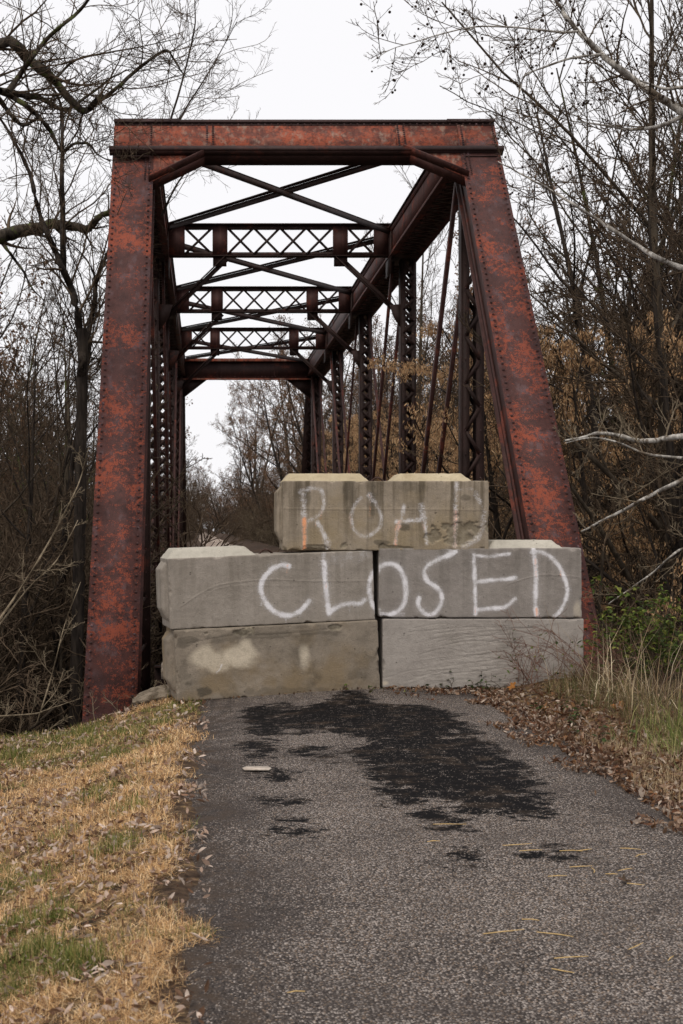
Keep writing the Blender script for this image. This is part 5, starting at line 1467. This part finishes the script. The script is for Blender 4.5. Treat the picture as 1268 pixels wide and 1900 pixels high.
leafy_plant('weed', 'small green weed rooted at the foot of the dark-stained block', 'weed', (1.45, 12.58, 0.0), 6, 0.13, 0.9, 26, 0.035, 0.010, gl, 11, 'twig', rad=0.002)
for k, (x, lab) in enumerate(((2.37, 'small upright weed before the middle of the broom-finished block'), (2.62, 'low dark green weed nearest the bramble stems'), (2.05, 'flat weed close to the joint between the lower blocks'))):
    leafy_plant('weed', lab, 'weed', (x, 12.60, 0.0), 8, (0.24, 0.13, 0.10)[k], 0.9, 46, 0.04, 0.012, [(0.05, 0.08, 0.022), (0.07, 0.10, 0.03), (0.035, 0.055, 0.018)], 20 + k, 'twig', rad=0.0022)
for k, (px, py, lab) in enumerate(((1110, 1330, 'low green weed between the big orange leaf and the litter'), (1060, 1310, 'low green weed among brown leaves near the bramble'), (1140, 1365, 'spreading green weed left of the bright grass tuft'))):
    x, y = G(px, py, 0.05)
    leafy_plant('weed', lab, 'weed', (x, y, 0.04), 9, 0.13, 0.9, 60, 0.035, 0.013, [(0.06, 0.10, 0.03), (0.08, 0.12, 0.035), (0.045, 0.07, 0.022)], 40 + k, 'twig', rad=0.002)
bankx = P(150, 1330, 13.2)
leafy_plant('bare_seedling', 'pale bare seedling twigs in front of the left end post foot', 'seedling', (P(235, 1310, 13.1)[0], 13.1, -0.28), 5, 0.42, 0.9, 0, 0, 0, gl, 61, 'twig_pale', rad=0.004, toward=(-0.5, 0))
leafy_plant('bare_seedling', 'pale bare seedling twigs at the corner of the lower left block', 'seedling', (P(285, 1290, 13.0)[0], 13.0, -0.15), 4, 0.42, 0.7, 0, 0, 0, gl, 62, 'twig_pale', rad=0.004)

# ------------------------------------------------------------------ single leaves, straw and scraps on the road
def lobed_leaf(name, label, loc, rot, size, colr, seed, cat='leaf', group=None, curl=0.25):
    r_ = np.random.RandomState(seed); K = 40
    a = np.linspace(0, 2 * math.pi, K, endpoint=False)
    rad = 0.55 + 0.45 * np.abs(np.cos(2.5 * a)) ** 1.3 - 0.10 * np.abs(np.sin(10 * a)); rad *= 1 - 0.35 * np.exp(-((a - math.pi) / 0.4) ** 2)
    rings = []
    for f in (0.0001, 0.35, 0.7, 1.0):
        x, y = np.cos(a) * rad ** (0.3 + 0.7 * f) * f, np.sin(a) * rad ** (0.3 + 0.7 * f) * f
        z = curl * (0.6 * y ** 2 + 0.35 * x * np.abs(x)) + 0.06 * np.sin(5 * a) * f * f + r_.normal(0, 0.012, K) * f
        rings.append(np.stack([x, y, z], -1))
    v = np.concatenate(rings) * size
    i = np.arange(4 * K).reshape(4, K)
    q = np.stack([i[:-1], np.roll(i[:-1], -1, 1), np.roll(i[1:], -1, 1), i[1:]], -1).reshape(-1, 4)
    cc = np.repeat(np.array([colr]), len(v), 0) * (0.8 + 0.4 * vnoise(v * 40, 1, seed))[:, None]
    root_ = empty(name, loc); root_.rotation_euler = rot; tag(root_, label, cat, group)
    link_mesh('blade', mesh_arrays('blade', v, q, True, {'col': cc}), M['leaf'], root_)
    sv, sq = tubes([([(-0.5 * size, 0, 0), (-0.9 * size, 0.05 * size, -0.02 * size), (-1.3 * size, 0.12 * size, 0.02 * size)], [0.003, 0.0025, 0.002])], 4)
    link_mesh('stalk', mesh_arrays('stalk', sv, sq), M['twig_red'], root_)
for k, (px, py, s, cc, lab) in enumerate([
    (1152, 1328, 0.085, (0.36, 0.15, 0.055), 'big orange-brown sycamore leaf standing up in the right verge'),
    (1085, 1327, 0.055, (0.42, 0.20, 0.07), 'orange leaf lying left of the big sycamore leaf'),
    (1038, 1320, 0.05, (0.33, 0.15, 0.06), 'tawny leaf among the litter below the bramble'),
    (1010, 1312, 0.045, (0.46, 0.21, 0.06), 'bright orange leaf at the inner edge of the litter'),
    (950, 1273, 0.05, (0.45, 0.19, 0.05), 'orange leaf leaning on the foot of the broom-finished block'),
    (1100, 1300, 0.05, (0.30, 0.12, 0.05), 'rust-brown leaf under the tall dry grass'),
    (1188, 1508, 0.03, (0.15, 0.08, 0.045), 'dark brown leaf at the right road edge')]):
    x, y = G(px, py, 0.06)
    lobed_leaf('fallen_leaf', lab, (x, min(y, 12.63), 0.10 if k in (0,) else (0.06 if k == 4 else 0.05)), (0.9 if k in (0, 4) else 0.25, 0.2 * math.sin(k * 2.0), k * 1.3), s, cc, 70 + k)
x, y = G(1160, 1641)
lobed_leaf('curled_leaf', 'dark curled dead leaf lying alone on the right of the road', (x, y, 0.015), (0.2, 0.4, 0.5), 0.030, (0.10, 0.065, 0.04), 90, 'leaf', None, 1.3)
x, y = G(478, 1430)
m = MB(); m.prism([(-0.085, -0.05, 0), (0.06, -0.055, 0), (0.085, 0.0, 0), (0.07, 0.055, 0), (-0.06, 0.045, 0), (-0.09, 0.0, 0)], (0, 0, 0.005))
t = NT('scrap', 0.85, 0.2); M['scrap'] = t.done(t.mix(t.step(t.noise(t.coord(), 20, 4), 0.35, 0.65), (0.36, 0.30, 0.25), (0.52, 0.45, 0.38)))
o = m.build('stone_chip', M['scrap']); o.location = (x, y, 0.012); o.rotation_euler = (0.03, 0.02, 0.1)
tag(o, 'flat pale stone chip on the road beside a dark tar spot', 'stone')
t = NT('straw', 0.7, 0.3); M['straw'] = t.done((0.62, 0.42, 0.17))
for k, (px, py, ln, az) in enumerate([(985,1583,40,0.1),(1060,1584,40,-0.05),(1085,1582,26,0.25),(960,1572,50,0.15),(1170,1580,30,-0.2),(1190,1592,22,0.4),(1078,1613,40,0.1),(1135,1627,20,-0.1),(1160,1619,26,0.3),(1035,1631,34,0.05),(1180,1646,24,-0.3),(835,1534,60,-0.02),(805,1566,22,0.1),(935,1735,70,0.2),(1030,1740,50,-0.3),(1180,1762,36,0.5),(550,1848,30,0.1),(1060,1783,60,0.1),(1045,1808,30,-0.4),(1245,1785,20,0.6),(985,1713,26,-0.2),(1100,1620,18,0.9)]):
    x, y = G(px, py); s_ = F / y
    L = ln / s_ * (1.0 + abs(az) * 1.2); a = az * 1.6
    p0 = (-L / 2 * math.cos(a), -L / 2 * math.sin(a), 0); p1 = (0.1 * L * math.sin(k), 0.006 * math.sin(k * 1.7), 0.002); p2 = (L / 2 * math.cos(a), L / 2 * math.sin(a), 0.001)
    v_, q_ = tubes([([p0, p1, p2], [0.0014, 0.0018, 0.0010])], 4)
    o = link_mesh('straw', mesh_arrays('straw', v_, q_), M['straw'], None, (x, y, 0.012))
    tag(o, 'yellow straw blown onto the grey road surface', 'straw', 'straws on the road')
